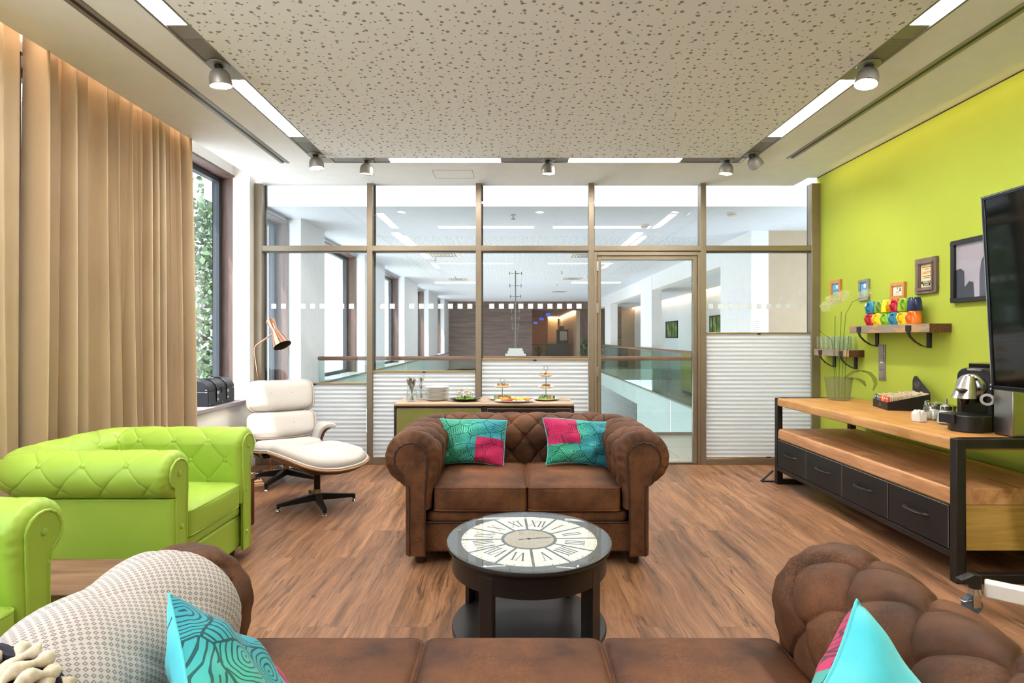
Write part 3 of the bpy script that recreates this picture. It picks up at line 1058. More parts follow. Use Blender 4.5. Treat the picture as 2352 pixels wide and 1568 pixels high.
curtain('curtain', 'wide pleated sand curtain hanging behind the lime armchairs', 'curtain', 3.05, 4.46, -2.64, 0.080, MAT['curtain'], 14, 5, group='sand curtains at the window wall', flare=0.05)
curtain('curtain', 'flatter sand curtain panel nearest the picture edge, beside the wide pleated one', 'curtain', 2.0, 2.99, -2.66, 0.032, MAT['curtain'], 5, 9, group='sand curtains at the window wall')
curtain('sheer_curtain', 'thin white sheer hanging along the edge of the sand curtain by the black chest', 'curtain', 4.475, 4.64, -2.70, 0.026, MAT['sheer'], 4, 3, rag=1)
tag(B(-2.73, 0.0, 3.0, -2.60, 4.7, 3.02).build('curtain_track', MAT['white']), 'white curtain track in the ceiling slot', 'curtain rail')

# ------------------------------------------------------------------ the hall beyond the glass
HZ = 2.79
struct(B(-3.0, YG + 0.03, -0.3, 7.0, 7.45, 0.0).build('floor_hall', MAT['tile']))
struct(B(3.32, 7.45, -0.45, 7.0, 27, 0.0).build('floor_gallery', MAT['tile']))
struct(B(-3.0, 23.0, -0.45, 3.32, 28, 0.0).build('floor_far', MAT['tile']))
struct(B(3.30, 7.47, -0.46, 3.32, 23, 0.005).build('trim_40', MAT['hallwhite']))
struct(B(-3.0, 7.45, -0.46, 3.32, 7.47, 0.03).build('trim_41', MAT['bronze']))
struct(B(-3.2, YG, -3.6, 7.2, 28, -3.5).build('floor_lower', MAT['tile']))
struct(B(3.32, 7.6, -3.5, 3.45, 14.9, -0.46).build('wall_lower_right', MAT['hallwhite']))
struct(B(3.30, 14.9, -3.5, 3.45, 23, -0.46).build('wall_lower_veneer', MAT['veneer']))
struct(B(-3.0, 7.3, -3.5, 3.4, 7.45, -0.3).build('wall_lower_front', MAT['hallwhite']))
m = MB().box(-2.8, 6.35, HZ, 7.2, 28, HZ + 0.06)
m.box(-2.8, 6.32, HZ, 7.2, 6.35, 3.25)
m.box(-3.2, YG + 0.06, 3.19, 7.2, 6.35, 3.25)
struct(m.build('ceiling_hall', MAT['hallceil']))
struct(B(-2.86, 6.35, HZ + 0.02, -2.80, 23.2, 3.0).build('ceiling_hall_edge', MAT['hallwhite']))
struct(B(-3.3, 6.32, 3.0, -2.80, 23.2, 3.08).build('ceiling_hall_slot', MAT['hallwhite']))
struct(B(-2.2, 8.2, HZ - 0.002, 2.9, 14.5, HZ + 0.01).build('ceiling_hall_acoustic', MAT['perf_hall']))
tag(B(-2.6, 5.86, 3.10, 3.0, 5.90, 3.13).build('cove_light_strip', MAT['top_cove']), 'light strip in the raised cove just beyond the glass partition', 'cove light')

# window wall of the hall: piers and windows
struct(B(-3.2, YG + 0.03, 0, XL, 23.1, 0.655).build('wall_hall_parapet', MAT['hallwhite']))
struct(B(-3.1, YG + 0.03, 0.655, XL + 0.03, 23.1, 0.69).build('trim_42', MAT['sill']))
struct(B(-3.2, YG + 0.03, 2.74, -2.83, 23.1, 3.06).build('wall_hall_head', MAT['hallwhite']))
W = [(5.80, 6.95), (7.83, 9.95), (11.5, 13.6), (15.5, 17.5), (19.6, 21.5)]
pm = []
last = None
for i, (a, b) in enumerate(W):
    window('window_%d' % (20 + i), a, b, 0.69, 2.74, -2.985)
    nxt = W[i + 1][0] if i + 1 < len(W) else 23.1
    struct(B(-3.15, b, 0.655, XL, nxt, 2.95).build('wall_hall_pier', MAT['hallwhite']))
# opened casement with bolt handles in the second hall window
g = thing('casement_handle_bar', 'grey lock bar with lever on the opened casement just beyond the partition', 'window handle', (-2.80, 7.86, 1.3))
MB().box(-0.02, -0.012, 0.31, 0.02, 0.012, 0.66).box(-0.02, -0.012, -0.34, 0.02, 0.012, 0.06).build('lock_bar', MAT['alu'], g, bevel=0.003)
MB().box(-0.03, -0.02, 0.02, 0.03, -0.01, 0.045).box(0.02, -0.03, -0.06, 0.032, -0.012, 0.04).build('lever', MAT['satin'], g, bevel=0.003)
MB().box(-0.03, -0.02, 0.55, 0.03, -0.01, 0.58).build('clip', MAT['satin'], g)

# far end: veneer wall and lobby
struct(B(-2.85, 23.0, -3.5, 0.80, 23.2, HZ).build('wall_far', MAT['veneer']))
struct(B(0.80, 23.0, 2.48, 7.0, 23.2, HZ).build('wall_far_lintel', MAT['jamb']))
struct(B(0.60, 23.2, 2.45, 4.0, 33, 2.50).build('ceiling_lobby', MAT['jamb']))
struct(B(0.6, 32.6, 0, 7.0, 32.8, 2.45).build('wall_lobby_back', MAT['pinkwall']))
struct(B(1.95, 31.0, 0, 2.5, 31.1, 2.45).build('wall_lobby_mid', MAT['beigewall']))
struct(B(2.70, 23.6, 0, 2.85, 32.6, 2.45).build('wall_lobby_side', MAT['beigewall']))
struct(B(0.6, 23.2, 0, 0.8, 32.6, 2.45).build('wall_lobby_near', MAT['beigewall']))
struct(B(2.85, 23.6, 0, 7.0, 23.7, 2.45).build('wall_lobby_return', MAT['jamb']))
struct(B(-3.0, 28.0, -0.45, 7.0, 33, 0.0).build('floor_lobby', MAT['tile']))
tag(B(2.60, 23.8, 2.40, 2.66, 32.0, 2.43).build('cove_light_strip', MAT['lobby_cove']), 'warm light strip along the lobby side wall at the far end', 'cove light')
tag(B(1.95, 30.85, 2.38, 2.5, 30.92, 2.41).build('cove_light_strip', MAT['lobby_cove']), 'short warm light strip over the pale lobby partition', 'cove light')

# gallery wall on the right: columns, beam, wash-lit wall with pictures
for i, y in enumerate((7.74, 13.3, 18.9)):
    cm = MB().box(3.32, y, 0, 3.56, y + 1.15, HZ)
    struct(cm.build('column_hall', MAT['hallwhite']))
struct(B(3.33, 7.76, 2.44, 3.55, 23, HZ).build('beam_hall', MAT['hallwhite']))
struct(B(3.56, 7.74, 0, 7.0, 7.86, HZ).build('wall_hall_right', MAT['beigewall']))
struct(B(3.56, 7.86, 2.50, 4.95, 23.0, 2.56).build('ceiling_gallery', MAT['hallceil']))
struct(B(4.95, 7.86, 0, 5.1, 22.9, 2.7).build('wall_gallery', MAT['hallwhite']))
struct(B(XR + 0.15, YG + 0.03, 0, XR + 0.35, 5.9, 3.2).build('wall_hall_corner', MAT['hallwhite']))
struct(B(7.0, YG, -3.5, 7.1, 28, 3.2).build('wall_hall_far_right', MAT['hallwhite']))
tag(B(4.86, 8.1, 2.478, 4.90, 22.6, 2.495).build('cove_light_strip', MAT['hall_cove']), 'warm light strip washing the gallery wall with the forest pictures', 'cove light')
struct(B(3.56, 21.5, 0, 4.2, 21.7, 2.5).build('wall_gallery_end', MAT['veneer']))
struct(B(4.2, 22.6, 0, 4.95, 22.8, 2.5).build('wall_gallery_niche', MAT['beigewall']))


def forest(loc, w, h, label):
    g = thing('forest_picture', label, 'picture', loc, 0, 'forest pictures on the gallery wall')
    MB().box(-0.02, -w / 2, 0, 0, w / 2, 0.03).box(-0.02, -w / 2, h - 0.03, 0, w / 2, h).box(-0.02, -w / 2, 0, 0, -w / 2 + 0.03, h).box(-0.02, w / 2 - 0.03, 0, 0, w / 2, h).build('frame', MAT['matte_black'], g)
    t = NT('forest_print')
    v = t.coord('Object')
    sep = t.n('ShaderNodeSeparateXYZ'); t.set(sep.inputs[0], v)
    n = t.noise(v, 5, 4)
    tr = t.math('LESS_THAN', t.math('FRACT', t.math('ADD', t.math('MULTIPLY', sep.outputs[1], 3.4), t.math('MULTIPLY', t.noise(v, 2, 2), 0.4))), 0.3)
    c = t.ramp(n, [(0.3, lin('#2f4a2a')), (0.5, lin('#5f8a4a')), (0.7, lin('#b9cc9a'))])
    c = t.mix(t.math('MULTIPLY', tr, 0.8), c, lin('#2c2119'))
    t.bsdf(c, 0.3)
    MB().box(-0.012, -w / 2 + 0.03, 0.03, -0.006, w / 2 - 0.03, h - 0.03).build('print', t.m, g)


forest((4.95, 13.2, 1.32), 1.5, 0.52, 'wide forest picture on the gallery wall seen through the pane beside the lime wall')
forest((4.95, 17.3, 1.29), 1.3, 0.52, 'forest picture on the gallery wall seen through the glass door')

# balustrades ---------------------------------------------------------------
def balustrade(label, p0, p1, n, z=1.05, along='x'):
    g = thing('glass_balustrade', label, 'balustrade', (p0[0], p0[1], 0), 0, 'glass balustrades round the stair void')
    d = Vector((p1[0] - p0[0], p1[1] - p0[1], 0)); L = d.length; d.normalize()
    R = Matrix.Rotation(math.atan2(d.y, d.x), 4, 'Z')
    mm = MB(); mm.M = R
    mm.box(0, -0.03, z - 0.055, L, 0.03, z)
    mm.build('handrail', MAT['rail'], g, bevel=0.018, seg=3)
    for k in range(n):
        a = L * k / n + 0.008; b = L * (k + 1) / n - 0.008
        q = MB(); q.M = R
        q.box(a, -0.008, 0.03, b, 0.008, z - 0.055)
        q.build('glass_panel', MAT['railglass'], g)
    q = MB(); q.M = R
    q.box(0, -0.03, 0, L, 0.03, 0.035)
    q.build('base_channel', MAT['bronze'], g)


balustrade('glass balustrade with wooden handrail running across just beyond the partition', (-2.6, 7.42), (3.28, 7.42), 5)
balustrade('glass balustrade with wooden handrail running away along the white gallery edge', (3.30, 7.5), (3.30, 22.9), 9)

# hall ceiling lamps, sprinklers, detectors --------------------------------------
def hall_lamp(x0, y0, x1, y1, label):
    tag(B(x0, y0, HZ - 0.008, x1, y1, HZ + 0.01).build('ceiling_lamp_panel', MAT['hall_led']), label, 'ceiling light', 'slim lamps in the hall ceiling')


hall_lamp(-1.0, 7.45, 0.28, 7.54, 'slim light across the hall ceiling above the middle of the partition')
hall_lamp(0.55, 7.45, 1.85, 7.54, 'slim light across the hall ceiling above the glass door')
hall_lamp(-1.72, 7.9, -1.62, 9.35, 'slim light running away in the hall ceiling on the window side')
hall_lamp(1.75, 7.9, 1.85, 9.2, 'slim light running away in the hall ceiling beside a smoke detector')
hall_lamp(-1.5, 11.1, 0.0, 11.18, 'slim light across the hall ceiling past the perforated field, window side')
hall_lamp(0.7, 11.1, 2.0, 11.18, 'slim light across the hall ceiling past the perforated field, gallery side')
hall_lamp(-2.1, 14.9, -0.9, 15.2, 'square bright light panel in the hall ceiling, window side')
hall_lamp(1.6, 14.9, 2.9, 15.2, 'square bright light panel in the hall ceiling, gallery side')


def downlight(x, y, label):
    g = thing('downlight', label, 'downlight', (x, y, HZ), 0, 'round downlights in the hall ceiling')
    MB().lathe([(0.05, -0.001), (0.075, -0.006), (0.085, -0.002), (0.085, 0.004)]).build('trim_ring', MAT['white'], g)
    MB().lathe([(0, 0.001), (0.052, 0.001)]).build('lamp_lens', MAT['hall_led'], g)


downlight(0.33, 8.1, 'round downlight in the hall ceiling between the two slim lights')
downlight(2.05, 8.0, 'round downlight in the hall ceiling near the smoke detector')
downlight(-2.0, 8.2, 'round downlight in the hall ceiling beside the window side light')


def detector(x, y, z, label):
    g = thing('smoke_detector', label, 'smoke detector', (x, y, z), 0, 'smoke detectors in the hall')
    MB().lathe([(0, 0), (0.062, 0), (0.062, -0.012), (0.05, -0.02), (0, -0.02)]).build('base', MAT['white'], g)
    MB().lathe([(0.05, -0.02), (0.048, -0.034), (0.03, -0.046), (0, -0.048)]).build('head', MAT['white'], g)
    mm = MB()
    for k in range(10):
        a = k * PI / 5
        mm.cbox((0.047 * math.cos(a), 0.047 * math.sin(a), -0.028), (0.006, 0.006, 0.009))
    mm.build('vent_slots', MAT['dark'], g)


detector(2.62, 6.05 + 0.6, HZ, 'smoke detector in the hall seen through the top pane beside the lime wall')
detector(1.74, 7.35, HZ, 'smoke detector in the hall seen through the pane over the glass door')
detector(1.95, 9.6, HZ, 'smoke detector in the hall seen in the top of the glass door')
detector(1.78, 13.5, HZ, 'smaller smoke detector further off in the hall, seen through the glass door')
detector(1.2, 15.5, HZ, 'smoke detector furthest off in the hall, seen through the glass door')


def sprinkler(x, y, label):
    g = thing('sprinkler_head', label, 'sprinkler', (x, y, HZ), 0, 'sprinklers in the hall ceiling')
    MB().lathe([(0, 0), (0.03, 0), (0.03, -0.006), (0.008, -0.008), (0.008, -0.03), (0, -0.03)]).build('escutcheon', MAT['satin'], g)
    MB().lathe([(0, -0.05), (0.028, -0.05), (0.028, -0.053), (0, -0.053)]).cyl((0.007, 0, -0.03), (0.009, 0, -0.05), 0.002, n=6).cyl((-0.007, 0, -0.03), (-0.009, 0, -0.05), 0.002, n=6).build('deflector', MAT['fixture'], g)


for x, y, l in ((0.005, 6.75, 'sprinkler head in the hall ceiling seen through the middle top pane'), (-1.45, 10.4, 'sprinkler head in the hall ceiling beside the window side light'),
                (-1.4, 13.6, 'sprinkler in the hall ceiling further along the windows'), (1.55, 9.75, 'sprinkler in the hall ceiling seen in the top of the glass door'), (1.1, 12.5, 'sprinkler in the hall ceiling seen further off through the glass door')):
    sprinkler(x, y, l)


def air_grille(x, y, label):
    g = thing('ceiling_vent', label, 'air vent', (x, y, HZ), 0, 'air vents in the hall ceiling')
    MB().box(-0.3, -0.3, -0.006, 0.3, 0.3, 0.002).build('frame', MAT['white'], g)
    mm = MB()
    for k in range(4):
        a = 0.06 + k * 0.055
        mm.box(-a, -a, -0.0085, a, -a + 0.02, -0.005).box(-a, a - 0.02, -0.0085, a, a, -0.005).box(-a, -a, -0.0085, -a + 0.02, a, -0.005).box(a - 0.02, -a, -0.0085, a, a, -0.005)
    mm.build('slats', MAT['alu'], g)


for x, y, l in ((-1.25, 10.0, 'square air vent in the hall ceiling nearest the opened casement'), (1.3, 10.1, 'square air vent in the hall ceiling above the hanging pole'),
                (-1.4, 14.2, 'square air vent beyond the light panel on the window side'), (1.5, 14.0, 'square air vent beyond the light panel on the gallery side'), (1.5, 18.0, 'square air vent far off in the hall ceiling')):
    air_grille(x, y, l)

# hanging wire sculpture in the stair void
g = thing('hanging_sculpture', 'tall thin metal pole sculpture with cross arms and wires hanging in the stair void', 'sculpture', (0.05, 10.4, 1.0))
MB().cyl((0, 0, 0.0), (0, 0, 1.55), 0.012, n=8).build('pole', MAT['fixture'], g)
mm = MB()
for k, z in enumerate((1.50, 1.27, 1.07, 0.93, 0.80, 0.66, 0.55, 0.47)):
    L = 0.115 - 0.009 * k
    mm.cyl((-L, 0, z), (L, 0, z), 0.004, n=6)
    for s in (-1, 1): mm.cyl((s * L, 0, z - 0.03), (s * L, 0, z + 0.03), 0.008, n=6)
    mm.cyl((0, 0, z), (0.06, 0.03, z), 0.008, n=6)
mm.build('cross_arms', MAT['fixture'], g)
mm = MB()
for s in (-1, 1):
    mm.cyl((s * 0.115, 0, 1.5), (s * 0.02, 0, 0.05), 0.0015, n=4)
mm.build('wires', MAT['satin'], g)
mm = MB().box(-0.19, -0.12, -0.04, 0.19, 0.12, 0.0).box(-0.15, -0.1, 0.0, 0.15, 0.1, 0.05).box(-0.13, -0.09, 0.05, 0.13, 0.09, 0.10)
mm.build('stepped_base', MAT['porcelain'], g)
MB().cyl((0, 0, -4.5), (0, 0, -0.04), 0.02, n=8).build('stem', MAT['fixture'], g)

# lobby things at the far end
for x, y, z, l in ((1.57, 24.5, 2.33, 'nearest blue direction sign under the lobby ceiling'), (1.40, 27.0, 2.22, 'middle blue direction sign under the lobby ceiling'), (1.24, 30.5, 2.12, 'smallest blue direction sign at the back of the lobby')):
    g = thing('direction_sign', l, 'sign', (x, y, z), 0, 'blue signs in the lobby')
    MB().box(-0.11, 0, -0.08, 0.11, 0.03, 0.05).build('sign_box', MAT['blue_sign'], g)
    MB().box(0.0, -0.004, -0.03, 0.07, -0.001, -0.01).box(-0.08, -0.004, -0.05, -0.03, -0.001, 0.02).build('arrow', MAT['paper'], g)
    MB().cyl((0, 0.015, 0.05), (0, 0.015, 2.45 - z), 0.006, n=6).build('hanger', MAT['alu'], g)
g = thing('reception_counter', 'dark reception counter in the far lobby', 'counter', (2.02, 25.0, 0))
MB().box(-0.55, -0.3, 0, 0.55, 0.3, 0.98).build('body', MAT['umber'], g)
MB().box(-0.6, -0.35, 0.98, 0.6, 0.35, 1.03).build('worktop', MAT['matte_black'], g)
g = thing('hall_coffee_machine', 'dark coffee machine with grey front panel on the lobby counter', 'coffee machine', (2.2, 25.0, 1.03))
MB().box(-0.22, -0.2, 0, 0.28, 0.25, 0.62).build('body', MAT['matte_black'], g)
MB().box(-0.1, -0.215, 0.15, 0.22, -0.2, 0.55).build('front_panel', MAT['alu'], g)
MB().box(-0.08, -0.1, 0.62, 0.1, 0.1, 0.78).build('bean_hopper', MAT['shade_in'], g)
g = thing('lobby_cabinet', 'grey open cabinet below the rose wall in the far lobby', 'cabinet', (1.45, 29.0, 0))
MB().box(-0.45, -0.2, 0, 0.45, 0.2, 0.9).build('body', MAT['fixture'], g)
MB().box(-0.48, -0.22, 0.9, 0.48, 0.22, 0.95).build('top', MAT['redwood'], g)


def leafy(name, label, loc, h, r, n, seed, mat, pot=None, spread=1.0):
    rr = np.random.RandomState(seed)
    g = thing(name, label, 'plant', loc)
    if pot:
        MB().lathe([(0, 0), (pot * 0.75, 0), (pot, pot * 1.5), (pot * 0.92, pot * 1.5), (pot * 0.9, pot * 1.4), (0, pot * 1.4)]).build('pot', MAT['matte_black'], g)
    z0 = (pot or 0) * 1.45
    mm = MB()
    for k in range(n):
        a = rr.uniform(0, 2 * PI); el = rr.uniform(0.3, 1.4); L = r * rr.uniform(0.6, 1.1)
        base = Vector((0, 0, z0 + rr.uniform(0, h * 0.7)))
        d = Vector((math.cos(a) * math.cos(el) * spread, math.sin(a) * math.cos(el) * spread, math.sin(el)))
        sd = d.cross(Vector((0, 0, 1))).normalized() * L * 0.11
        tip = base + d * L; mid = base + d * L * 0.5 + Vector((0, 0, L * 0.06))
        mm.add([base, mid + sd, tip, mid - sd], [(0, 1, 2, 3)])
    mm.build_raw('foliage', mat, g)
    MB().cyl((0, 0, z0 - 0.02), (0, 0, z0 + h * 0.7), 0.012, n=6).build('stem', MAT['bark'], g)
    return g


leafy('potted_plant', 'spiky potted plant beside the rose wall in the far lobby', (1.25, 26.6, 0.0), 0.6, 0.42, 30, 4, MAT['plant_leaf'], pot=0.2)
leafy('potted_plant', 'leafy potted plant at the end of the gallery balustrade, near the door post', (3.0, 23.2, 0), 1.1, 0.34, 160, 5, MAT['plant_leaf'], pot=0.22)
g = thing('yellow_counter', 'yellow lacquered column unit standing on the gallery floor behind the balustrade', 'cabinet', (4.2, 12.7, 0))
MB().box(-0.2, -0.2, 0.06, 0.35, 0.5, 0.93).build('body', MAT['yellow'], g, bevel=0.01)
MB().box(-0.18, -0.18, 0, 0.33, 0.48, 0.06).build('plinth', MAT['dark'], g)
g = thing('notice_sheet', 'white printed notice on the first white hall column', 'notice', (3.40, 7.735, 1.44))
MB().box(-0.05, 0, -0.13, 0.05, 0.004, 0.13).build('sheet', MAT['paper'], g)
mm = MB()
for k in range(7):
    mm.box(-0.035, -0.0015, 0.085 - k * 0.028, 0.035 - 0.012 * (k % 3), 0.0, 0.091 - k * 0.028)
mm.build('printed_lines', MAT['alu'], g)
tag(B(3.36, 7.728, 1.20, 3.46, 7.739, 1.27).build('call_point', MAT['yellow']), 'small yellow call point on the first white hall column', 'alarm button')

# ------------------------------------------------------------------ outside
struct(B(-60, -30, -4.2, -3.2, 60, -4.0).build('ground_outside', MAT['asphalt']))
g = thing('neighbour_building', 'pale stone building seen through the hall windows', 'building', (-14, 24, -4))
MB().box(-8, -14, 0, 0, 12, 14).build('walls', MAT['facade'], g)
for k in range(7):
    for lv in range(3):
        f = MB().box(0.0, -12.6 + k * 3.4, 2.6 + lv * 3.6, 0.06, -11.0 + k * 3.4, 4.8 + lv * 3.6).build('window_frame', MAT['alu'], g)
        MB().box(0.05, -12.45 + k * 3.4, 2.75 + lv * 3.6, 0.08, -11.15 + k * 3.4, 4.65 + lv * 3.6).build('pane', MAT['winglass'], f)
mm = MB()
for lv in range(12):
    mm.box(-0.01, -14, 1.1 * lv, 0.012, 12, 1.1 * lv + 0.03)
mm.build('joints', MAT['alu'], g)


def tree(loc, h, r, n, seed, label):
    rr = np.random.RandomState(seed)
    g = thing('broadleaf_tree', label, 'tree', loc, 0, 'trees outside the windows')
    mm = MB()
    mm.cyl((0, 0, 0), (0.1, 0.1, h * 0.75), 0.16, 0.06, 10)
    for k in range(9):
        a = rr.uniform(0, 2 * PI); z = h * rr.uniform(0.3, 0.7)
        mm.cyl((0.05, 0.05, z), (math.cos(a) * r * 0.8, math.sin(a) * r * 0.8, z + r * 0.5), 0.05, 0.015, 6)
    mm.build('trunk', MAT['bark'], g)
    c = rr.normal(0, 1, (n, 3)); c /= np.linalg.norm(c, axis=1)[:, None]
    c *= (rr.uniform(0.15, 1, n) ** 0.4)[:, None]
    c *= (1 + 0.25 * np.sin(c[:, :1] * 5 + c[:, 1:2] * 7 + c[:, 2:3] * 6))
    ctr = c * np.array([r, r, h * 0.42]) + np.array([0, 0, h * 0.62])
    u = rr.normal(0, 1, (n, 3)); u /= np.linalg.norm(u, axis=1)[:, None]
    v = np.cross(u, rr.normal(0, 1, (n, 3))); v /= np.linalg.norm(v, axis=1)[:, None]
    s = rr.uniform(0.07, 0.13, n)[:, None]
    q = np.stack([ctr - u * s, ctr + v * s * 0.6, ctr + u * s, ctr - v * s * 0.6], 1).reshape(-1, 3)
    cr = MB(); cr.v = q.tolist(); cr.f = [[4 * i, 4 * i + 1, 4 * i + 2, 4 * i + 3] for i in range(n)]; cr.mi = [0] * n
    cr.build_raw('foliage', MAT['leaf'], g)


tree((-8.2, 15.2, -4.0), 9.5, 2.3, 9000, 3, 'leafy tree seen through the window above the black chest')
tree((-11.0, 6.2, -4.0), 9.0, 2.4, 6000, 8, 'broad tree further out from the curtained window')
# ------------------------------------------------------------------ chesterfield seating
class Chester:
    """U-shaped rolled back and arms swept round the seat. local: front at y=0 facing -y, back at +y"""
    def __init__(s, xc, yb, rc, zc, r, inn, pout, zb, zin, A, du, dv, lo_ang, hi_ang, soft=0.5, fr=0.05, shrink=0.6, pleat=0.0035, power=0.34, groove=0.006):
        s.pleat = pleat; s.groove = groove; s.dipa = 0.012 if groove > 0.004 else 0.002; s.gw = 0.0062 if groove > 0.004 else 0.0048
        s.xc, s.yb, s.rc, s.zc, s.r, s.inn, s.pout, s.zb = xc, yb, rc, zc, r, inn, pout, zb
        s.A, s.du, s.dv, s.fr, s.shrink, s.power = A, du, dv, fr, shrink, power
        # profile
        pts = []; core = []
        a0, a1 = math.radians(166), math.radians(lo_ang)
        pc = (pout - inn) / 2
        x0, z0 = r * math.cos(a0), zc + r * math.sin(a0)
        for k in range(24):
            f = k / 24
            e = f * f * (3 - 2 * f)
            pts.append((-inn + (x0 + inn) * e, zin + (z0 - zin) * f)); core.append((pc * (1 - f), zin + (z0 - zin) * f))
        for k in range(71):
            a = a0 + (a1 - a0) * k / 70
            pts.append((r * math.cos(a), zc + r * math.sin(a))); core.append((0, zc))
        ze = pts[-1][1]; xe = pts[-1][0]
        for k in range(1, 7):
            f = k / 6; pts.append((xe + (pout - xe) * f, ze + (0.012 - 0.03 * f) * 0)); core.append((pc * f, zc - (zc - ze) * f))
        for k in range(1, 9):
            f = k / 8; pts.append((pout, ze + (zb - ze) * f)); core.append((pc, ze + (zb - ze) * f))
        pts = np.array(pts); core = np.array(core)
        d = np.concatenate([[0], np.cumsum(np.linalg.norm(np.diff(pts, axis=0), axis=1))])
        top_i = 24 + int(70 * (166 - 90) / (166 - lo_ang))
        s.s = d - d[top_i]
        s.pts, s.core = pts, core
        s.smin = s.s[0]; s.smax = s.s[-1]
        s.s_hi = (math.radians(90) - math.radians(hi_ang)) * r     # tufting ends here on the outer roll
        # centreline
        s.ya = fr
        s.Lside = yb - rc - s.ya
        s.Larc = rc * PI / 2
        s.Lback = 2 * (xc - rc)
        s.T = s.Lback / 2 + s.Larc + s.Lside     # half length

    def center(s, t):
        """t: array, 0 at the back centre, negative towards local -x arm. returns xy, normal"""
        sg = np.sign(t); a = np.abs(t)
        xb = s.xc - s.rc
        x = np.where(a < s.Lback / 2, a, xb); y = np.full_like(a, s.yb)
        nx = np.zeros_like(a); ny = np.ones_like(a)
        q = (a - s.Lback / 2) / s.rc
        on = (a >= s.Lback / 2)
        qq = np.clip(q, 0, PI / 2)
        x = np.where(on, xb + s.rc * np.sin(qq), x); y = np.where(on, s.yb - s.rc + s.rc * np.cos(qq), y)
        nx = np.where(on, np.sin(qq), nx); ny = np.where(on, np.cos(qq), ny)
        rest = np.maximum(a - s.Lback / 2 - s.Larc, 0)
        y = y - rest
        return x * np.where(sg == 0, 1, sg), y, nx * np.where(sg == 0, 1, sg), ny

    def prof(s, sv):
        o = np.interp(sv, s.s, s.pts[:, 0]); z = np.interp(sv, s.s, s.pts[:, 1])
        e = 0.004
        o2 = np.interp(sv + e, s.s, s.pts[:, 0]) - np.interp(sv - e, s.s, s.pts[:, 0])
        z2 = np.interp(sv + e, s.s, s.pts[:, 1]) - np.interp(sv - e, s.s, s.pts[:, 1])
        l = np.sqrt(o2 ** 2 + z2 ** 2) + 1e-9
        return o, z, -z2 / l, o2 / l

    def tuft(s, t, sv):
        u = t / s.du; v = sv / s.dv
        a = np.abs(np.sin(PI * (u + v) / 2)); b = np.abs(np.sin(PI * (u - v) / 2))
        h = (a * b) ** s.power
        # buttons where u+v even and u-v even -> u,v integers with even sum
        uu = np.round(u); vv = np.round(v)
        ok = ((uu + vv) % 2 == 0)
        dist = np.sqrt(((u - uu) * s.du) ** 2 + ((v - vv) * s.dv) ** 2)
        dip = np.where(ok, np.exp(-(dist / (0.26 * s.du)) ** 2), 0)
        w = np.clip((s.s_hi - sv) / 0.03, 0, 1) * np.clip((sv - s.smin) / 0.05, 0, 1)
        w = w * np.clip((s.T - np.abs(t)) / 0.05, 0, 1)
        m = np.minimum(a, b) * s.du
        gr = np.exp(-(m / s.gw) ** 2)
        return (s.A * (h - 0.72) - s.dipa * dip - s.groove * gr) * w

    def surf(s, t, sv, off=0.0, tuft=1.0):
        x, y, nx, ny = s.center(t)
        o, z, no, nz = s.prof(sv)
        d = s.tuft(t, sv) * tuft + off
        o = o + no * d; z = z + nz * d
        return np.stack([x + nx * o, y + ny * o, z], -1)

    def body(s, root, mat, nt=460, ns=150, piping=None):
        t = np.linspace(-s.T, s.T, nt)
        sv = np.linspace(s.smin, s.smax, ns)
        Tg, Sg = np.meshgrid(t, sv, indexing='ij')
        P = s.surf(Tg, Sg)
        m = 9
        caps = {}
        co = np.interp(sv, s.s, s.core[:, 0]); cz = np.interp(sv, s.s, s.core[:, 1])
        o, z, no, nz = s.prof(sv)
        th = np.arctan2(z - s.zc, o)
        onr = (z > s.zc - s.r * 0.9)
        rings = []
        for k in range(1, m + 1):
            f = k / m * PI / 2
            kk = 1 - (1 - s.shrink) * (1 - math.cos(f))
            oo = co + (o - co) * kk; zz = np.where(onr, cz + (z - cz) * kk, z)
            pl = s.pleat * np.sin(th * 17) * math.sin(f * 1.6) * onr
            oo = oo + no * pl; zz = zz + nz * pl
            rings.append((oo, zz, s.ya - s.fr * math.sin(f)))
        L = []; Rr = []
        for oo, zz, yy in rings:
            L.append(np.stack([-(s.xc + oo), np.full_like(oo, yy), zz], -1))
            Rr.append(np.stack([s.xc + oo, np.full_like(oo, yy), zz], -1))
        full = np.concatenate([np.array(L[::-1]), P, np.array(Rr)], 0)
        mb = MB().grid(full)
        mb.build_raw('tufted_back_and_arms', mat, root)
        # front scroll panels with piping
        oo, zz, yy = rings[-1]
        keep = slice(0, ns)
        for sg in (-1, 1):
            poly = [(sg * (s.xc + a), b) for a, b in zip(oo[keep], zz[keep])]
            # run the inner edge down to the base
            poly = [(poly[0][0], s.zb)] + poly
            M = Matrix(((1, 0, 0, 0), (0, 0, 1, 0), (0, 1, 0, 0), (0, 0, 0, 1)))
            pm = MB().prism(poly, yy - 0.004, yy + 0.012, M)
            pn = pm.build('scroll_panel', mat, root, angle=50)
            MB().tube([(p[0], yy - 0.003, p[1]) for p in poly], 0.0055, 8).build('piping', piping or mat, pn)

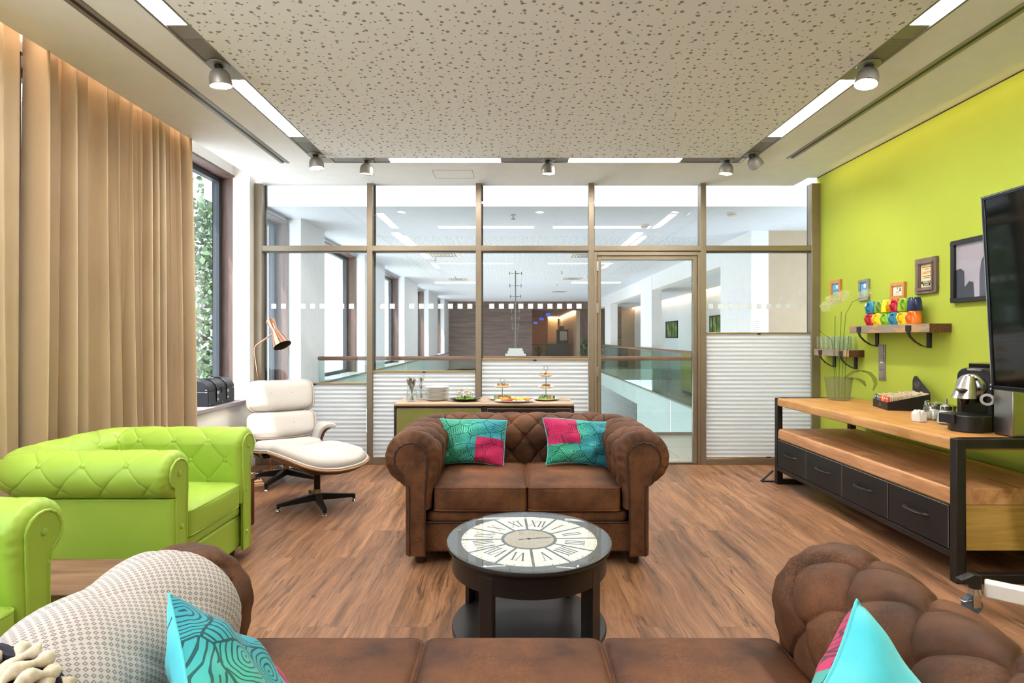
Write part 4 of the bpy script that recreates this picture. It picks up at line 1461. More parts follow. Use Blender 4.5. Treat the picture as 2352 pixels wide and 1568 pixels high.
    def buttons(s, root, mat, size, tmax=None, smin=None, smax=None, skip=None):
        smin = s.smin + 0.06 if smin is None else smin
        smax = s.s_hi - 0.02 if smax is None else smax
        me = None
        for i in range(-80, 81):
            for j in range(-20, 21):
                if (i + j) % 2: continue
                t, sv = i * s.du, j * s.dv
                if abs(t) > s.T - 0.03 or sv < smin or sv > smax: continue
                if skip and skip(t, sv): continue
                T, S = np.array([t]), np.array([sv])
                p0 = s.surf(T, S)[0]; p1 = s.surf(T, S, 0.01)[0]
                n = Vector(p1 - p0).normalized()
                if me is None:
                    ob = MB().ell((0, 0, 0), (size, size, size * 0.5), 14, 8).build('button', mat, root)
                    me = ob.data
                else:
                    ob = bpy.data.objects.new('button', me); COL.objects.link(ob); ob.parent = root
                q = n.to_track_quat('Z', 'Y')
                ob.location = Vector(p0) + n * size * 0.2
                ob.rotation_mode = 'QUATERNION'; ob.rotation_quaternion = q


def soft_box(w, d, h, r, crown, front_bulge=0.0, n=26):
    """rounded upholstered block centred on x, y from 0..d, z from 0..h"""
    mb = MB()
    faces = []
    lin_ = np.linspace(-1, 1, n)
    for ax in range(3):
        for sg in (-1, 1):
            U, V = np.meshgrid(lin_, lin_, indexing='ij')
            P = np.zeros((n, n, 3))
            P[..., ax] = sg; P[..., (ax + 1) % 3] = U * sg; P[..., (ax + 2) % 3] = V
            faces.append(P)
    hw = np.array([w / 2, d / 2, h / 2])
    for P in faces:
        Q = P * hw
        c = np.clip(Q, -(hw - r), hw - r)
        dlt = Q - c
        l = np.linalg.norm(dlt, axis=-1, keepdims=True); l[l < 1e-9] = 1
        Q = c + dlt / l * np.minimum(r, np.linalg.norm(dlt, axis=-1, keepdims=True))
        bx = np.clip(1 - (Q[..., 0] / hw[0]) ** 2, 0, 1); by = np.clip(1 - (Q[..., 1] / hw[1]) ** 2, 0, 1); bz = np.clip(1 - (Q[..., 2] / hw[2]) ** 2, 0, 1)
        Q[..., 2] += np.where(Q[..., 2] > 0, crown * (bx * by) ** 0.6 * (Q[..., 2] / hw[2]), 0)
        Q[..., 1] -= np.where(Q[..., 1] < 0, front_bulge * (bx * bz) ** 0.6 * (-Q[..., 1] / hw[1]), 0)
        Q += np.array([0, d / 2, h / 2])
        mb.grid(Q)
    return mb


def seat_cushion(root, x, y, z, w, d, h, mat, crown=0.035):
    o = soft_box(w, d, h, 0.028, crown, 0.012).build('seat_cushion', mat, root, angle=180, loc=(x, y, z))
    for zz in (0.016, h - 0.014):
        r = 0.03; hw = w / 2 - 0.003; pts = []
        for cx, cy, a0 in ((-hw + r, r, PI), (hw - r, r, 1.5 * PI), (hw - r, d - r, 0), (-hw + r, d - r, PI / 2)):
            for k in range(6):
                a = a0 + k / 5 * PI / 2
                pts.append((cx + r * math.cos(a), cy + 0.0 + r * math.sin(a), zz))
        MB().tube(pts, 0.006, 8, closed=True).build('piping', mat, o)


def chesterfield_sofa(label, loc, rz, xc, yb, seats, buttons=True, group=None, r=0.155, inn=0.11, zc=0.615, A=0.019, seat_d=None, front=0.02, du=0.0925, dv=0.115, name='chesterfield_sofa', nt=760):
    root = thing(name, label, 'sofa', loc, rz, group)
    c = Chester(xc, yb, 0.235, zc, r, inn, 0.037, 0.07, 0.33, A, du, dv, -70, 25)
    c.body(root, MAT['brown'], nt=nt, ns=220, piping=MAT['piping'])
    xi = xc - inn
    MB().box(-xi - 0.05, 0.045, 0.075, xi + 0.05, yb, 0.245).build('front_rail', MAT['brown'], root, bevel=0.012)
    o = soft_box(2 * xi + 0.06, yb - 0.03, 0.07, 0.03, 0.0).build('seat_border', MAT['brown'], root, angle=180, loc=(0, 0.032, 0.245))
    MB().tube([(-xi - 0.03, 0.042, 0.247), (xi + 0.03, 0.042, 0.247)], 0.005, 8).build('rail_piping', MAT['piping'], root)
    MB().box(-xc + 0.0, yb - 0.03, 0.08, xc, yb + 0.035, 0.30).build('back_panel', MAT['brown'], root)
    w = 2 * (xi - 0.012) / seats
    for k in range(seats):
        seat_cushion(root, -xi + 0.012 + w * (k + 0.5), front, 0.305, w - 0.004, seat_d or (yb - 0.19), 0.155, MAT['seatbrown'], 0.018)
    for sx in (-1, 1):
        for y in (0.10, yb - 0.06):
            MB().lathe([(0, 0), (0.026, 0), (0.030, 0.005), (0.042, 0.072), (0, 0.072)], (sx * (xc - 0.04), y, 0), 20).build('foot', MAT['foot'], root)
    if buttons:
        c.buttons(root, MAT['brown'], 0.0085, smin=c.smin + 0.1, smax=c.r * 0.9)
    return root, c


S1, C1 = chesterfield_sofa('two seat brown tufted sofa with two print cushions, in front of the low cabinet', (0.082, 3.13, 0), 0, 0.656, 0.80, 2)
S2, C2 = chesterfield_sofa('brown tufted sofa seen from behind with a woven throw on one arm', (0.0, 1.57, 0), PI, 0.885, 0.86, 3, buttons=False, r=0.178, inn=0.13, zc=0.560, A=0.025, du=0.105, dv=0.135, front=0.0)

# ------------------------------------------------------------------ throw over one arm of that sofa
def throw():
    root = thing('woven_throw', 'cream throw with small diamond rings and a knotted fringe, draped over the sofa arm', 'blanket', (0.0, 1.57, 0), PI)
    # local +x arm; along-arm coordinate t from the front end towards the back
    nt_, ns_ = 90, 90
    P = np.zeros((nt_, ns_, 3)); UV = np.zeros((nt_, ns_, 2))
    s0 = -0.33; s1 = 0.50
    for j in range(ns_):
        f = j / (ns_ - 1)
        sv = s0 + (s1 - s0) * f
        # front edge wanders: further forward on top, set back on the inner side
        tf = C2.T - 0.075 - 0.03 * math.sin(f * 3.0) - 0.05 * max(0, 0.35 - f)
        tb = C2.T - 0.655 + 0.10 * math.sin(2.2 * f) + 0.10 * f
        for i in range(nt_):
            g = i / (nt_ - 1)
            t = tf + (tb - tf) * g
            off = 0.016 + 0.006 * math.sin(9 * g + 3 * f) + 0.005 * math.sin(6 * f - 4 * g)
            # hang clear below the roll
            svc = min(sv, C2.s_hi + 0.05)
            p = C2.surf(np.array([t]), np.array([svc]), off, 0.25)[0]
            if sv > svc:
                p = p.copy(); p[2] -= (sv - svc); p[0] += 0.006 * math.sin(12 * g)
            P[i, j] = p
            UV[i, j] = ((tf - t) * 1.0, sv)
    mb = MB().grid(P)
    o = mb.build_raw('woven_cloth', MAT['throw'], root, uv=UV.reshape(-1, 2))
    sm = o.modifiers.new('thick', 'SOLIDIFY'); sm.thickness = 0.006; sm.offset = 1
    # navy end band
    band = MB()
    bp = [tuple(P[-1, j] + np.array([0, 0.004, 0.006])) for j in range(ns_)]
    band.tube(bp, 0.011, 7)
    band.build('end_band', MAT['navy_wool'], root)
    rr = np.random.RandomState(4)
    for k in range(46):
        j = int(6 + (ns_ - 8) * k / 46)
        b = Vector(P[-1, j]); d = (Vector(P[-1, j]) - Vector(P[-12, j])).normalized()
        side = (Vector(P[-1, min(j + 2, ns_ - 1)]) - b).normalized()
        pts = []; rad = []
        ln = rr.uniform(0.07, 0.11); wob = rr.uniform(-1, 1)
        nrm = d.cross(side); 
        if nrm.z < 0: nrm = -nrm
        for q in range(19):
            h = q / 18
            pts.append(b + d * ln * h + side * (0.016 * math.sin(5 * h + wob * 3) + 0.02 * wob * h) + nrm * (0.016 + 0.010 * math.sin(4 * h + k)))
            rad.append(0.0098 * (1 + 0.4 * math.sin(h * 14 + k)) * (1.25 if q == 18 else 1))
        MB().tube(pts, rad, 10).build('fringe_tassel', MAT['wool'], root, angle=180)
    return root


throw()


# ------------------------------------------------------------------ scatter cushions
def scatter(name, label, w, h, th, front, back, loc, rot, group=None, seed=0, cat='cushion', sag=0.0):
    n = 44
    rr = np.random.RandomState(seed)
    g = thing(name, label, cat, loc, 0, group)
    g.rotation_euler = rot
    u = np.linspace(-1, 1, n)
    U, V = np.meshgrid(u, u, indexing='ij')
    ph = rr.uniform(0, 6, 6)
    T = th / 2 * (np.clip((1 - U ** 2) * (1 - V ** 2), 0, 1)) ** 0.42
    wr = 0.006 * np.sin(5 * U + 3 * V + ph[0]) + 0.005 * np.sin(9 * V - 4 * U + ph[1]) + 0.004 * np.sin(14 * U * V + ph[2])
    edge = np.clip((1 - U ** 2) * (1 - V ** 2) * 3, 0, 1)
    X = w / 2 * U * (1 - 0.075 * (1 - V ** 2)) + 0.008 * np.sin(2 * V + ph[3])
    Z = h / 2 * V * (1 - 0.085 * (1 - U ** 2)) + 0.010 * np.sin(2.4 * U + ph[4]) - sag * (1 - V) * 0.0
    bend = 0.02 * U ** 2 * 0
    F = np.stack([X, -T - wr * edge + bend, Z], -1); K = np.stack([X, T + wr * edge + bend, Z], -1)
    uv = np.stack([(U + 1) / 2, (V + 1) / 2], -1).reshape(-1, 2)
    mb = MB(); mb.cur = 0; mb.grid(F)
    mb.build_raw('front_cover', [front], g, uv=uv)
    mb = MB(); mb.grid(K)
    mb.build_raw('back_cover', [back], g, uv=uv)
    rim = [F[i, 0] for i in range(n)] + [F[n - 1, j] for j in range(1, n)] + [F[i, n - 1] for i in range(n - 2, -1, -1)] + [F[0, j] for j in range(n - 2, 0, -1)]
    MB().tube([tuple(p) for p in rim], 0.0028, 6, closed=True).build('seam', back, g)
    return g


DA = doodle('print_teal_pink_low', (0.58, 1.2, -0.1, 0.56))
DB = doodle('print_teal_pink_high', (-0.1, 0.47, 0.40, 1.2))
DC = doodle('print_teal_pink_edge', (0.80, 1.2, -0.1, 0.45))
DD = doodle('print_pink_top', (-0.1, 0.42, 0.52, 1.2))
DP = doodle('print_plain_aqua', None, True)
scatter('scatter_cushion', 'teal print cushion with its pink square low, on the two seat sofa', 0.455, 0.305, 0.15, DA, DP, (-0.27, 3.655, 0.615), (math.radians(-19), math.radians(2), math.radians(-8)), 'print cushions', 1)
scatter('scatter_cushion', 'teal print cushion with its pink square at a top corner, on the two seat sofa', 0.455, 0.305, 0.15, DB, DP, (0.43, 3.655, 0.614), (math.radians(-20), math.radians(3), math.radians(9)), 'print cushions', 2)


def basis_euler(f, up):
    f = Vector(f).normalized(); up = Vector(up); up = (up - f * up.dot(f)).normalized()
    x = (-f).cross(up)
    return Matrix(((x.x, -f.x, up.x), (x.y, -f.y, up.y), (x.z, -f.z, up.z))).to_euler()


scatter('scatter_cushion', 'aqua print cushion leaning on the arm with the throw', 0.41, 0.42, 0.15, DC, DP, (-0.525, 1.09, 0.545), basis_euler((0.78, 0.32, 0.53), (-0.33, -0.52, 0.79)), 'print cushions', 3)
scatter('scatter_cushion', 'aqua cushion with pink border seen edge on, against the bare sofa arm', 0.42, 0.42, 0.19, DD, DP, (0.600, 0.895, 0.560), basis_euler((-0.54, 0.71, -0.41), (-0.37, 0.19, 0.91)), 'print cushions', 4)

# ------------------------------------------------------------------ lime armchairs
def armchair(label, loc, rz):
    root = thing('lime_armchair', label, 'armchair', loc, rz, 'lime chesterfield armchairs')
    c = Chester(0.345, 0.80, 0.14, 0.655, 0.112, 0.085, 0.045, 0.05, 0.33, 0.0055, 0.1, 0.118, -78, -62, fr=0.035, shrink=0.62, pleat=0.0014, power=0.3, groove=0.0028)
    c.body(root, MAT['green'], nt=800, ns=260)
    xi = 0.345 - 0.085
    MB().box(-0.35, 0.03, 0.06, 0.35, 0.76, 0.25).build('front_rail', MAT['green'], root, bevel=0.012)
    MB().box(-0.34, 0.76, 0.06, 0.34, 0.845, 0.3).build('back_panel', MAT['green'], root, bevel=0.01)
    soft_box(2 * xi + 0.10, 0.72, 0.065, 0.028, 0.0).build('seat_border', MAT['green'], root, angle=180, loc=(0, 0.022, 0.25))
    seat_cushion(root, 0, 0.0, 0.31, 2 * xi - 0.012, 0.70, 0.15, MAT['green'], 0.03)
    for sx in (-1, 1):
        for y in (0.09, 0.76):
            MB().lathe([(0, 0), (0.022, 0), (0.032, 0.06), (0, 0.06)], (sx * 0.31, y, 0), 16).build('foot', MAT['foot'], root)
        for z in (0.15, 0.40, 0.655):
            MB().ell((sx * (0.345 + (0 if z > 0.6 else -0.02)), -0.004, z), (0.013, 0.008, 0.013), 14, 8).build('stud', MAT['green'], root)
    c.buttons(root, MAT['green'], 0.0135, smin=c.smin + 0.10, smax=0.12)
    return root


armchair('lime tufted armchair facing across the room beside the white lounge chair', (-1.585, 2.98, 0), PI / 2)
armchair('lime tufted armchair mostly cut off, nearer the sofa with the throw', (-1.56, 1.50, 0), PI / 2)

# wooden side tables between and beyond the armchairs
def side_table(label, loc, lx, ly, h, mat):
    g = thing('side_table', label, 'side table', loc, 0, 'wooden side tables by the armchairs')
    MB().box(-lx / 2, -ly / 2, h - 0.04, lx / 2, ly / 2, h).build('top', mat, g, bevel=0.004)
    MB().box(-lx / 2 + 0.02, -ly / 2 + 0.02, h - 0.12, lx / 2 - 0.02, ly / 2 - 0.02, h - 0.04).build('apron', MAT['redwood'], g, bevel=0.003)
    for sx in (-1, 1):
        for sy in (-1, 1):
            x = sx * (lx / 2 - 0.035); y = sy * (ly / 2 - 0.035)
            MB().box(x - 0.03, y - 0.03, 0, x + 0.03, y + 0.03, h - 0.04).build('leg', MAT['redwood'], g, bevel=0.004)
    MB().box(-lx / 2 + 0.03, -ly / 2 + 0.03, 0.08, lx / 2 - 0.03, ly / 2 - 0.03, 0.10).build('shelf', mat, g)


side_table('low wooden side table between the two lime armchairs', (-1.83, 2.235, 0), 0.62, 0.34, 0.345, MAT['crate'])
side_table('low wooden side table beyond the lime armchair, only its end showing', (-2.10, 3.68, 0), 0.60, 0.42, 0.36, MAT['crate'])

# ------------------------------------------------------------------ clock coffee table
def clock_table():
    cx, cy, H = 0.068, 2.345, 0.46
    R = 0.345
    g = thing('clock_coffee_table', 'round black coffee table with a clock dial under its glass top', 'coffee table', (cx, cy, 0))
    MB().lathe([(0, H - 0.07), (R - 0.05, H - 0.07), (R - 0.028, H - 0.115), (R - 0.022, H - 0.115), (R - 0.022, H - 0.03), (R - 0.004, H - 0.026), (R, H - 0.018), (R - 0.002, H - 0.010), (R - 0.02, H - 0.009), (0, H - 0.009)], n=96).build('table_frame', MAT['black_table'], g, angle=30)
    MB().lathe([(0, H - 0.0005), (R - 0.004, H - 0.0005), (R - 0.001, H - 0.003), (R - 0.001, H - 0.007), (R - 0.004, H - 0.0075), (0, H - 0.0075)], n=96).build('glass_top', MAT['table_glass'], g, angle=30)
    zf = H - 0.0086
    d = MB().lathe([(0, zf), (0.287, zf), (0.287, zf - 0.0005), (0, zf - 0.0005)], n=96).build('clock_dial', MAT['dial_dark'], g)
    rot0 = math.radians(90 - 13)          # direction of the twelve
    r0, r1 = 0.118, 0.284
    def pol(r, a): return (r * math.cos(a), r * math.sin(a))
    for k in range(12):
        a = rot0 - k * PI / 6
        gap = 0.0055
        pts = []
        h = PI / 12
        for q in range(13):
            b = a - (h - gap / r1) + 2 * (h - gap / r1) * q / 12
            pts.append(pol(r1, b))
        for q in range(9):
            b = a + (h - gap / r0) - 2 * (h - gap / r0) * q / 8
            pts.append(pol(r0, b))
        MB().prism(pts, zf, zf + 0.0003).build('hour_sector', MAT['dial'], d)
    MB().lathe([(0, zf + 0.0003), (0.104, zf + 0.0003), (0.104, zf), (0, zf)], n=64).build('centre_disc', MAT['dial_tan'], d)
    # roman numerals
    nums = ['XII', 'I', 'II', 'III', 'IIII', 'V', 'VI', 'VII', 'VIII', 'IX', 'X', 'XI']
    for k, nm in enumerate(nums):
        a = rot0 - k * PI / 6
        M = Matrix.Rotation(a - PI / 2, 4, 'Z') @ Matrix.Translation((0, 0.155, zf + 0.0004))
        hh = 0.078
        wd = {'I': 0.017, 'V': 0.040, 'X': 0.040}
        tot = sum(wd[ch] for ch in nm)
        sc = min(1.0, 0.094 / tot)
        x = -tot * sc / 2
        mm = MB(); mm.M = M

        def stroke(xa, ya, xb, yb, wdt):
            dx, dy = xb - xa, yb - ya
            L = math.hypot(dx, dy); nx, ny = -dy / L * wdt / 2, dx / L * wdt / 2
            mm.prism([(xa + nx, ya + ny), (xa - nx, ya - ny), (xb - nx, yb - ny), (xb + nx, yb + ny)], 0, 0.0003)
        for ch in nm:
            w = wd[ch] * sc
            c = x + w / 2
            if ch == 'I':
                stroke(c, 0, c, hh, 0.0062 * sc)
                stroke(c - w * 0.42, 0, c + w * 0.42, 0, 0.0022); stroke(c - w * 0.42, hh, c + w * 0.42, hh, 0.0022)
            elif ch == 'V':
                stroke(c - w * 0.34, hh, c, 0, 0.0062 * sc); stroke(c + w * 0.34, hh, c, 0, 0.0024)
                stroke(c - w * 0.48, hh, c - w * 0.2, hh, 0.0022); stroke(c + w * 0.2, hh, c + w * 0.48, hh, 0.0022)
            else:
                stroke(c - w * 0.36, hh, c + w * 0.36, 0, 0.0062 * sc); stroke(c + w * 0.36, hh, c - w * 0.36, 0, 0.0024)
                for yy in (0, hh):
                    stroke(c - w * 0.48, yy, c - w * 0.2, yy, 0.0022); stroke(c + w * 0.2, yy, c + w * 0.48, yy, 0.0022)
            x += w
        mm.build('numeral', MAT['ink'], d)
    mm = MB()
    for k in range(60):
        a = k * PI / 30 + rot0
        mm.M = Matrix.Rotation(a, 4, 'Z')
        big = k % 5 == 0
        mm.box(0.273, -0.0022 if big else -0.001, zf + 0.0004, 0.281, 0.0022 if big else 0.001, zf + 0.0006)
    mm.build('minute_marks', MAT['ink'], d)
    for nm, ang, L, w in (('minute_hand', 10, 0.115, 0.0045), ('hour_hand', 12, 0.075, 0.0065)):
        mm = MB(); mm.M = Matrix.Rotation(math.radians(ang), 4, 'Z')
        z = zf + 0.0005
        mm.prism([(-0.05, -w), (-0.03, w), (-0.05, w), (-0.03, -w)][::1] and [(-0.045, -w), (-0.02, -w * 0.4), (L * 0.6, -w), (L, 0), (L * 0.6, w), (-0.02, w * 0.4), (-0.045, w)], z, z + 0.0004)
        mm.lathe([(0, z), (w * 1.6, z), (w * 1.6, z + 0.0006), (0, z + 0.0006)], n=16)
        mm.build(nm, MAT['dial_dark'], d)
    # glass pads under the top
    for k in range(5):
        a = math.radians(20 + 72 * k)
        MB().lathe([(0.006, H + 0.0002), (0.010, H + 0.0002), (0.010, H - 0.0008), (0.006, H - 0.0008)], (0.315 * math.cos(a), 0.315 * math.sin(a), 0), 16, close=True).build('glass_pad', MAT['clear'], g)
    MB().lathe([(0, 0.085), (R - 0.03, 0.085), (R - 0.022, 0.092), (R - 0.022, 0.104), (R - 0.026, 0.108), (0, 0.108)], n=96).build('lower_shelf', MAT['black_table'], g, angle=30)
    # L-section legs
    for ang in (-122, -38, 52, 145):
        mm = MB(); a = math.radians(ang)
        mm.M = Matrix.Rotation(a, 4, 'Z')
        mm.box(R - 0.075, -0.028, 0.0, R - 0.026, -0.008, H - 0.05)
        mm.box(R - 0.046, -0.028, 0.0, R - 0.022, 0.032, H - 0.05)
        mm.build('leg', MAT['black_table'], g, bevel=0.003)


clock_table()
# ------------------------------------------------------------------ white lounge chair and ottoman
def slab(a, b, n, front, back, warp, K=10, N=72, belly=0.5):
    """cushion-like plate: superellipse outline a x b (half sizes), thickness front/back, then warp(x,y,z)"""
    th = np.linspace(0, 2 * PI, N, endpoint=False)
    ox = a * np.sign(np.cos(th)) * np.abs(np.cos(th)) ** (2 / n)
    oz = b * np.sign(np.sin(th)) * np.abs(np.sin(th)) ** (2 / n)
    mb = MB()
    rings = []
    for k in range(K + 1):
        rho = (k / K)
        rings.append((rho, -front * (1 - rho ** 4) ** belly if k < K else 0.0))
    for k in range(K - 1, -1, -1):
        rho = k / K
        rings.append((rho, back * (1 - rho ** 6) ** 0.5))
    P = np.zeros((len(rings), N, 3))
    for i, (rho, d) in enumerate(rings):
        P[i, :, 0] = ox * rho; P[i, :, 1] = d; P[i, :, 2] = oz * rho
    X, Y, Z = warp(P[..., 0], P[..., 1], P[..., 2])
    mb.grid(np.stack([X, Y, Z], -1), cv=True)
    edge = np.stack(warp(ox, np.zeros(N), oz), -1)
    return mb, edge


def tilt_warp(loc, ang, curve, sway=0.0):
    """plate facing -y (upright) leaning back by ang about x, sides wrapped forward by curve"""
    ca, sa = math.cos(ang), math.sin(ang)

    def f(x, y, z):
        yy = y - curve * x ** 2 - sway * z ** 2
        return x + loc[0], loc[1] + yy * ca + z * sa, loc[2] + z * ca - yy * sa
    return f


def cushion_pair(root, name, a, b, n, thick, loc, ang, curve, sway=0.0, tufts=()):
    w = tilt_warp(loc, ang, curve, sway)
    mb, e = slab(a, b, n, thick, 0.01, w)
    o = mb.build(name + '_cushion', MAT['white_leather'], root, angle=180)
    MB().tube([tuple(p) for p in e], 0.007, 8, closed=True).build('welt', MAT['white_leather'], o)
    for (x, z) in tufts:
        p = w(np.array(x), np.array(-thick * 0.96), np.array(z))
        MB().ell((float(p[0]), float(p[1]), float(p[2])), (0.011, 0.006, 0.011), 12, 8).build('button', MAT['white_leather'], o)
    w2 = tilt_warp((loc[0], loc[1] + 0.016 * math.cos(ang), loc[2] - 0.016 * math.sin(ang)), ang, curve, sway)
    mb, e = slab(a * 1.012, b * 1.012, n, 0.004, 0.008, w2)
    s = mb.build(name + '_shell', MAT['walnut'], root, angle=60)
    MB().tube([tuple(p) for p in e], 0.0075, 6, closed=True).build('ply_edge', MAT['plyedge'], s)


def star_base(root, arms, R, hz, rot, hub_h):
    for k in range(arms):
        a = rot + 2 * PI * k / arms
        M = Matrix.Rotation(a, 4, 'Z')
        mm = MB(); mm.M = M
        mm.add([(0.0, -0.022, hz), (0.0, 0.022, hz), (0.0, 0.022, hz - 0.055), (0.0, -0.022, hz - 0.055),
                (R, -0.014, hz - 0.045), (R, 0.014, hz - 0.045), (R, 0.014, hz - 0.072), (R, -0.014, hz - 0.072)],
               [(0, 1, 2, 3), (4, 7, 6, 5), (0, 4, 5, 1), (1, 5, 6, 2), (2, 6, 7, 3), (3, 7, 4, 0)])
        mm.box(R - 0.022, -0.012, 0.022, R, 0.012, hz - 0.05)
        lg = mm.build('base_arm', MAT['black_metal'], root, bevel=0.003)
        q = MB(); q.M = M
        q.lathe([(0, 0), (0.018, 0), (0.019, 0.006), (0.012, 0.014), (0.006, 0.016), (0.006, 0.024), (0, 0.024)], (R - 0.011, 0, 0), 16)
        q.build('glide', MAT['chrome'], lg)
    MB().cyl((0, 0, hz - 0.06), (0, 0, hub_h), 0.024, n=20).build('column', MAT['black_metal'], root)
    MB().cyl((0, 0, hz - 0.002), (0, 0, hz + 0.03), 0.028, n=20).build('collar', MAT['brass'], root)


def lounge():
    rz = math.radians(30)
    g = thing('lounge_chair', 'white leather lounge chair with dark plywood shells by the window corner', 'armchair', (-2.06, 5.05, 0), rz)
    star_base(g, 5, 0.36, 0.115, math.radians(20), 0.25)
    cushion_pair(g, 'seat', 0.30, 0.27, 4.5, 0.075, (0, -0.04, 0.31), math.radians(97), 0.20, -0.10)
    cushion_pair(g, 'back', 0.295, 0.125, 5.0, 0.065, (0, 0.245, 0.475), math.radians(24), 0.5, 0.0, ((-0.10, 0.0), (0.10, 0.0)))
    cushion_pair(g, 'headrest', 0.295, 0.155, 5.0, 0.07, (0, 0.355, 0.735), math.radians(18), 0.5, 0.0, ((-0.10, 0.02), (0.10, 0.02)))
    for sx in (-1, 1):
        MB().box(sx * 0.13 - 0.018, 0.30, 0.48, sx * 0.13 + 0.018, 0.312, 0.72, Matrix.Translation((0, 0.03, 0)) @ Matrix.Translation((0, 0.3, 0.5)) @ Matrix.Rotation(math.radians(-20), 4, 'X') @ Matrix.Translation((0, -0.3, -0.5))).build('back_brace', MAT['black_metal'], g, bevel=0.003)
        # armrest: an upholstered sheet rising from the seat and curling outwards, plywood outside
        sec = [(0.262, 0.345), (0.276, 0.40), (0.290, 0.44), (0.312, 0.468), (0.345, 0.484), (0.385, 0.487), (0.415, 0.478)]
        for nm, mt, dx, dz, th, k1 in (('armrest_pad', 'white_leather', 0.0, 0.0, 0.036, 7), ('side_shell', 'walnut', 0.026, -0.016, 0.012, 5)):
            ny = 14; nk = 25
            sx_ = np.array([p[0] for p in sec[:k1]]); sz_ = np.array([p[1] for p in sec[:k1]])
            if nm == 'side_shell':
                sx_ = np.concatenate([[0.20, 0.25], sx_]); sz_ = np.concatenate([[0.27, 0.31], sz_])
            kk = np.linspace(0, len(sx_) - 1, nk)
            Q = np.zeros((ny, nk, 3))
            for i in range(ny):
                f = i / (ny - 1)
                y = 0.235 - 0.36 * f
                Q[i, :, 0] = sx * (np.interp(kk, range(len(sx_)), sx_) + dx)
                Q[i, :, 1] = y + 0.05 * (1 - kk / kk[-1]) * f
                Q[i, :, 2] = np.interp(kk, range(len(sz_)), sz_) + dz - 0.02 * (1 - f) ** 2
            so = MB().grid(Q).build_raw(nm, MAT[mt], g)
            md = so.modifiers.new('ply', 'SOLIDIFY'); md.thickness = th; md.offset = 0
            bv = so.modifiers.new('round', 'BEVEL'); bv.width = th * 0.42; bv.segments = 4; bv.limit_method = 'ANGLE'; bv.angle_limit = math.radians(50)
    MB().box(-0.2, -0.08, 0.235, 0.2, 0.12, 0.262).build('seat_support', MAT['black_metal'], g, bevel=0.006)

    o = thing('ottoman', 'white leather footstool on a black star base in front of the lounge chair', 'footstool', (-1.51, 4.29, 0), math.radians(-45))
    star_base(o, 4, 0.29, 0.105, math.radians(75), 0.30)
    w = tilt_warp((0, 0, 0.355), math.radians(93), -0.05, 0.75)
    mb, e = slab(0.362, 0.285, 5.0, 0.095, 0.01, w, belly=0.45)
    c = mb.build('cushion', MAT['white_leather'], o, angle=180)
    MB().tube([tuple(p) for p in e], 0.008, 8, closed=True).build('welt', MAT['white_leather'], c)
    w2 = tilt_warp((0, 0, 0.342), math.radians(93), -0.05, 0.75)
    mb, e = slab(0.367, 0.292, 5.0, 0.006, 0.05, w2)
    s = mb.build('shell', MAT['walnut'], o, angle=60)
    MB().tube([tuple(p) for p in e], 0.0085, 6, closed=True).build('ply_edge', MAT['plyedge'], s)
    MB().box(-0.12, -0.1, 0.275, 0.12, 0.1, 0.312).build('seat_support', MAT['black_metal'], o, bevel=0.004)


lounge()

# ------------------------------------------------------------------ copper reading lamp
g = thing('floor_lamp', 'polished copper reading lamp with cone shade behind the white lounge chair', 'floor lamp', (-2.30, 5.36, 0))
MB().lathe([(0, 0), (0.155, 0), (0.157, 0.006), (0.15, 0.016), (0.02, 0.02), (0.012, 0.03), (0, 0.03)], n=48).build('base', MAT['copper'], g)
MB().tube([(-0.03, 0, 0.02), (-0.115, -0.02, 0.70), (-0.175, -0.03, 1.17), (-0.172, -0.03, 1.20), (-0.16, -0.03, 1.225), (0.0, -0.04, 1.335)], 0.0085, 10).build('stem', MAT['copper'], g)
ax = Vector((0.125, -0.06, -0.205)).normalized()
M = Matrix.Translation((0.045, -0.05, 1.335)) @ ax.to_track_quat('Z', 'Y').to_matrix().to_4x4()
MB().lathe([(0.0, -0.155), (0.042, -0.155), (0.043, -0.152), (0.026, -0.055), (0.0265, -0.05), (0.085, 0.135), (0.083, 0.135), (0.024, -0.045), (0, -0.045)], M=M, n=40).build('shade', MAT['copper'], g, angle=40)
MB().lathe([(0.0818, 0.1335), (0.0235, -0.043), (0, -0.043)], M=M, n=40).build('shade_lining', MAT['shade_in'], g)
tag(MB().tube([(-2.36, 5.36, 0.006), (-2.47, 5.30, 0.006), (-2.52, 5.18, 0.006), (-2.42, 5.10, 0.008), (-2.36, 5.2, 0.007), (-2.46, 5.27, 0.012), (-2.55, 5.18, 0.02), (-2.58, 5.2, 0.2), (-2.60, 5.22, 0.42)], 0.004, 6).tube([(-2.33, 5.12, 0.006), (-2.43, 5.02, 0.006), (-2.50, 5.1, 0.006), (-2.40, 5.17, 0.012), (-2.31, 5.08, 0.006)], 0.004, 6).build('power_cable', MAT['dark']), 'looped black cable on the floor under the lounge chair by the window wall', 'cable')

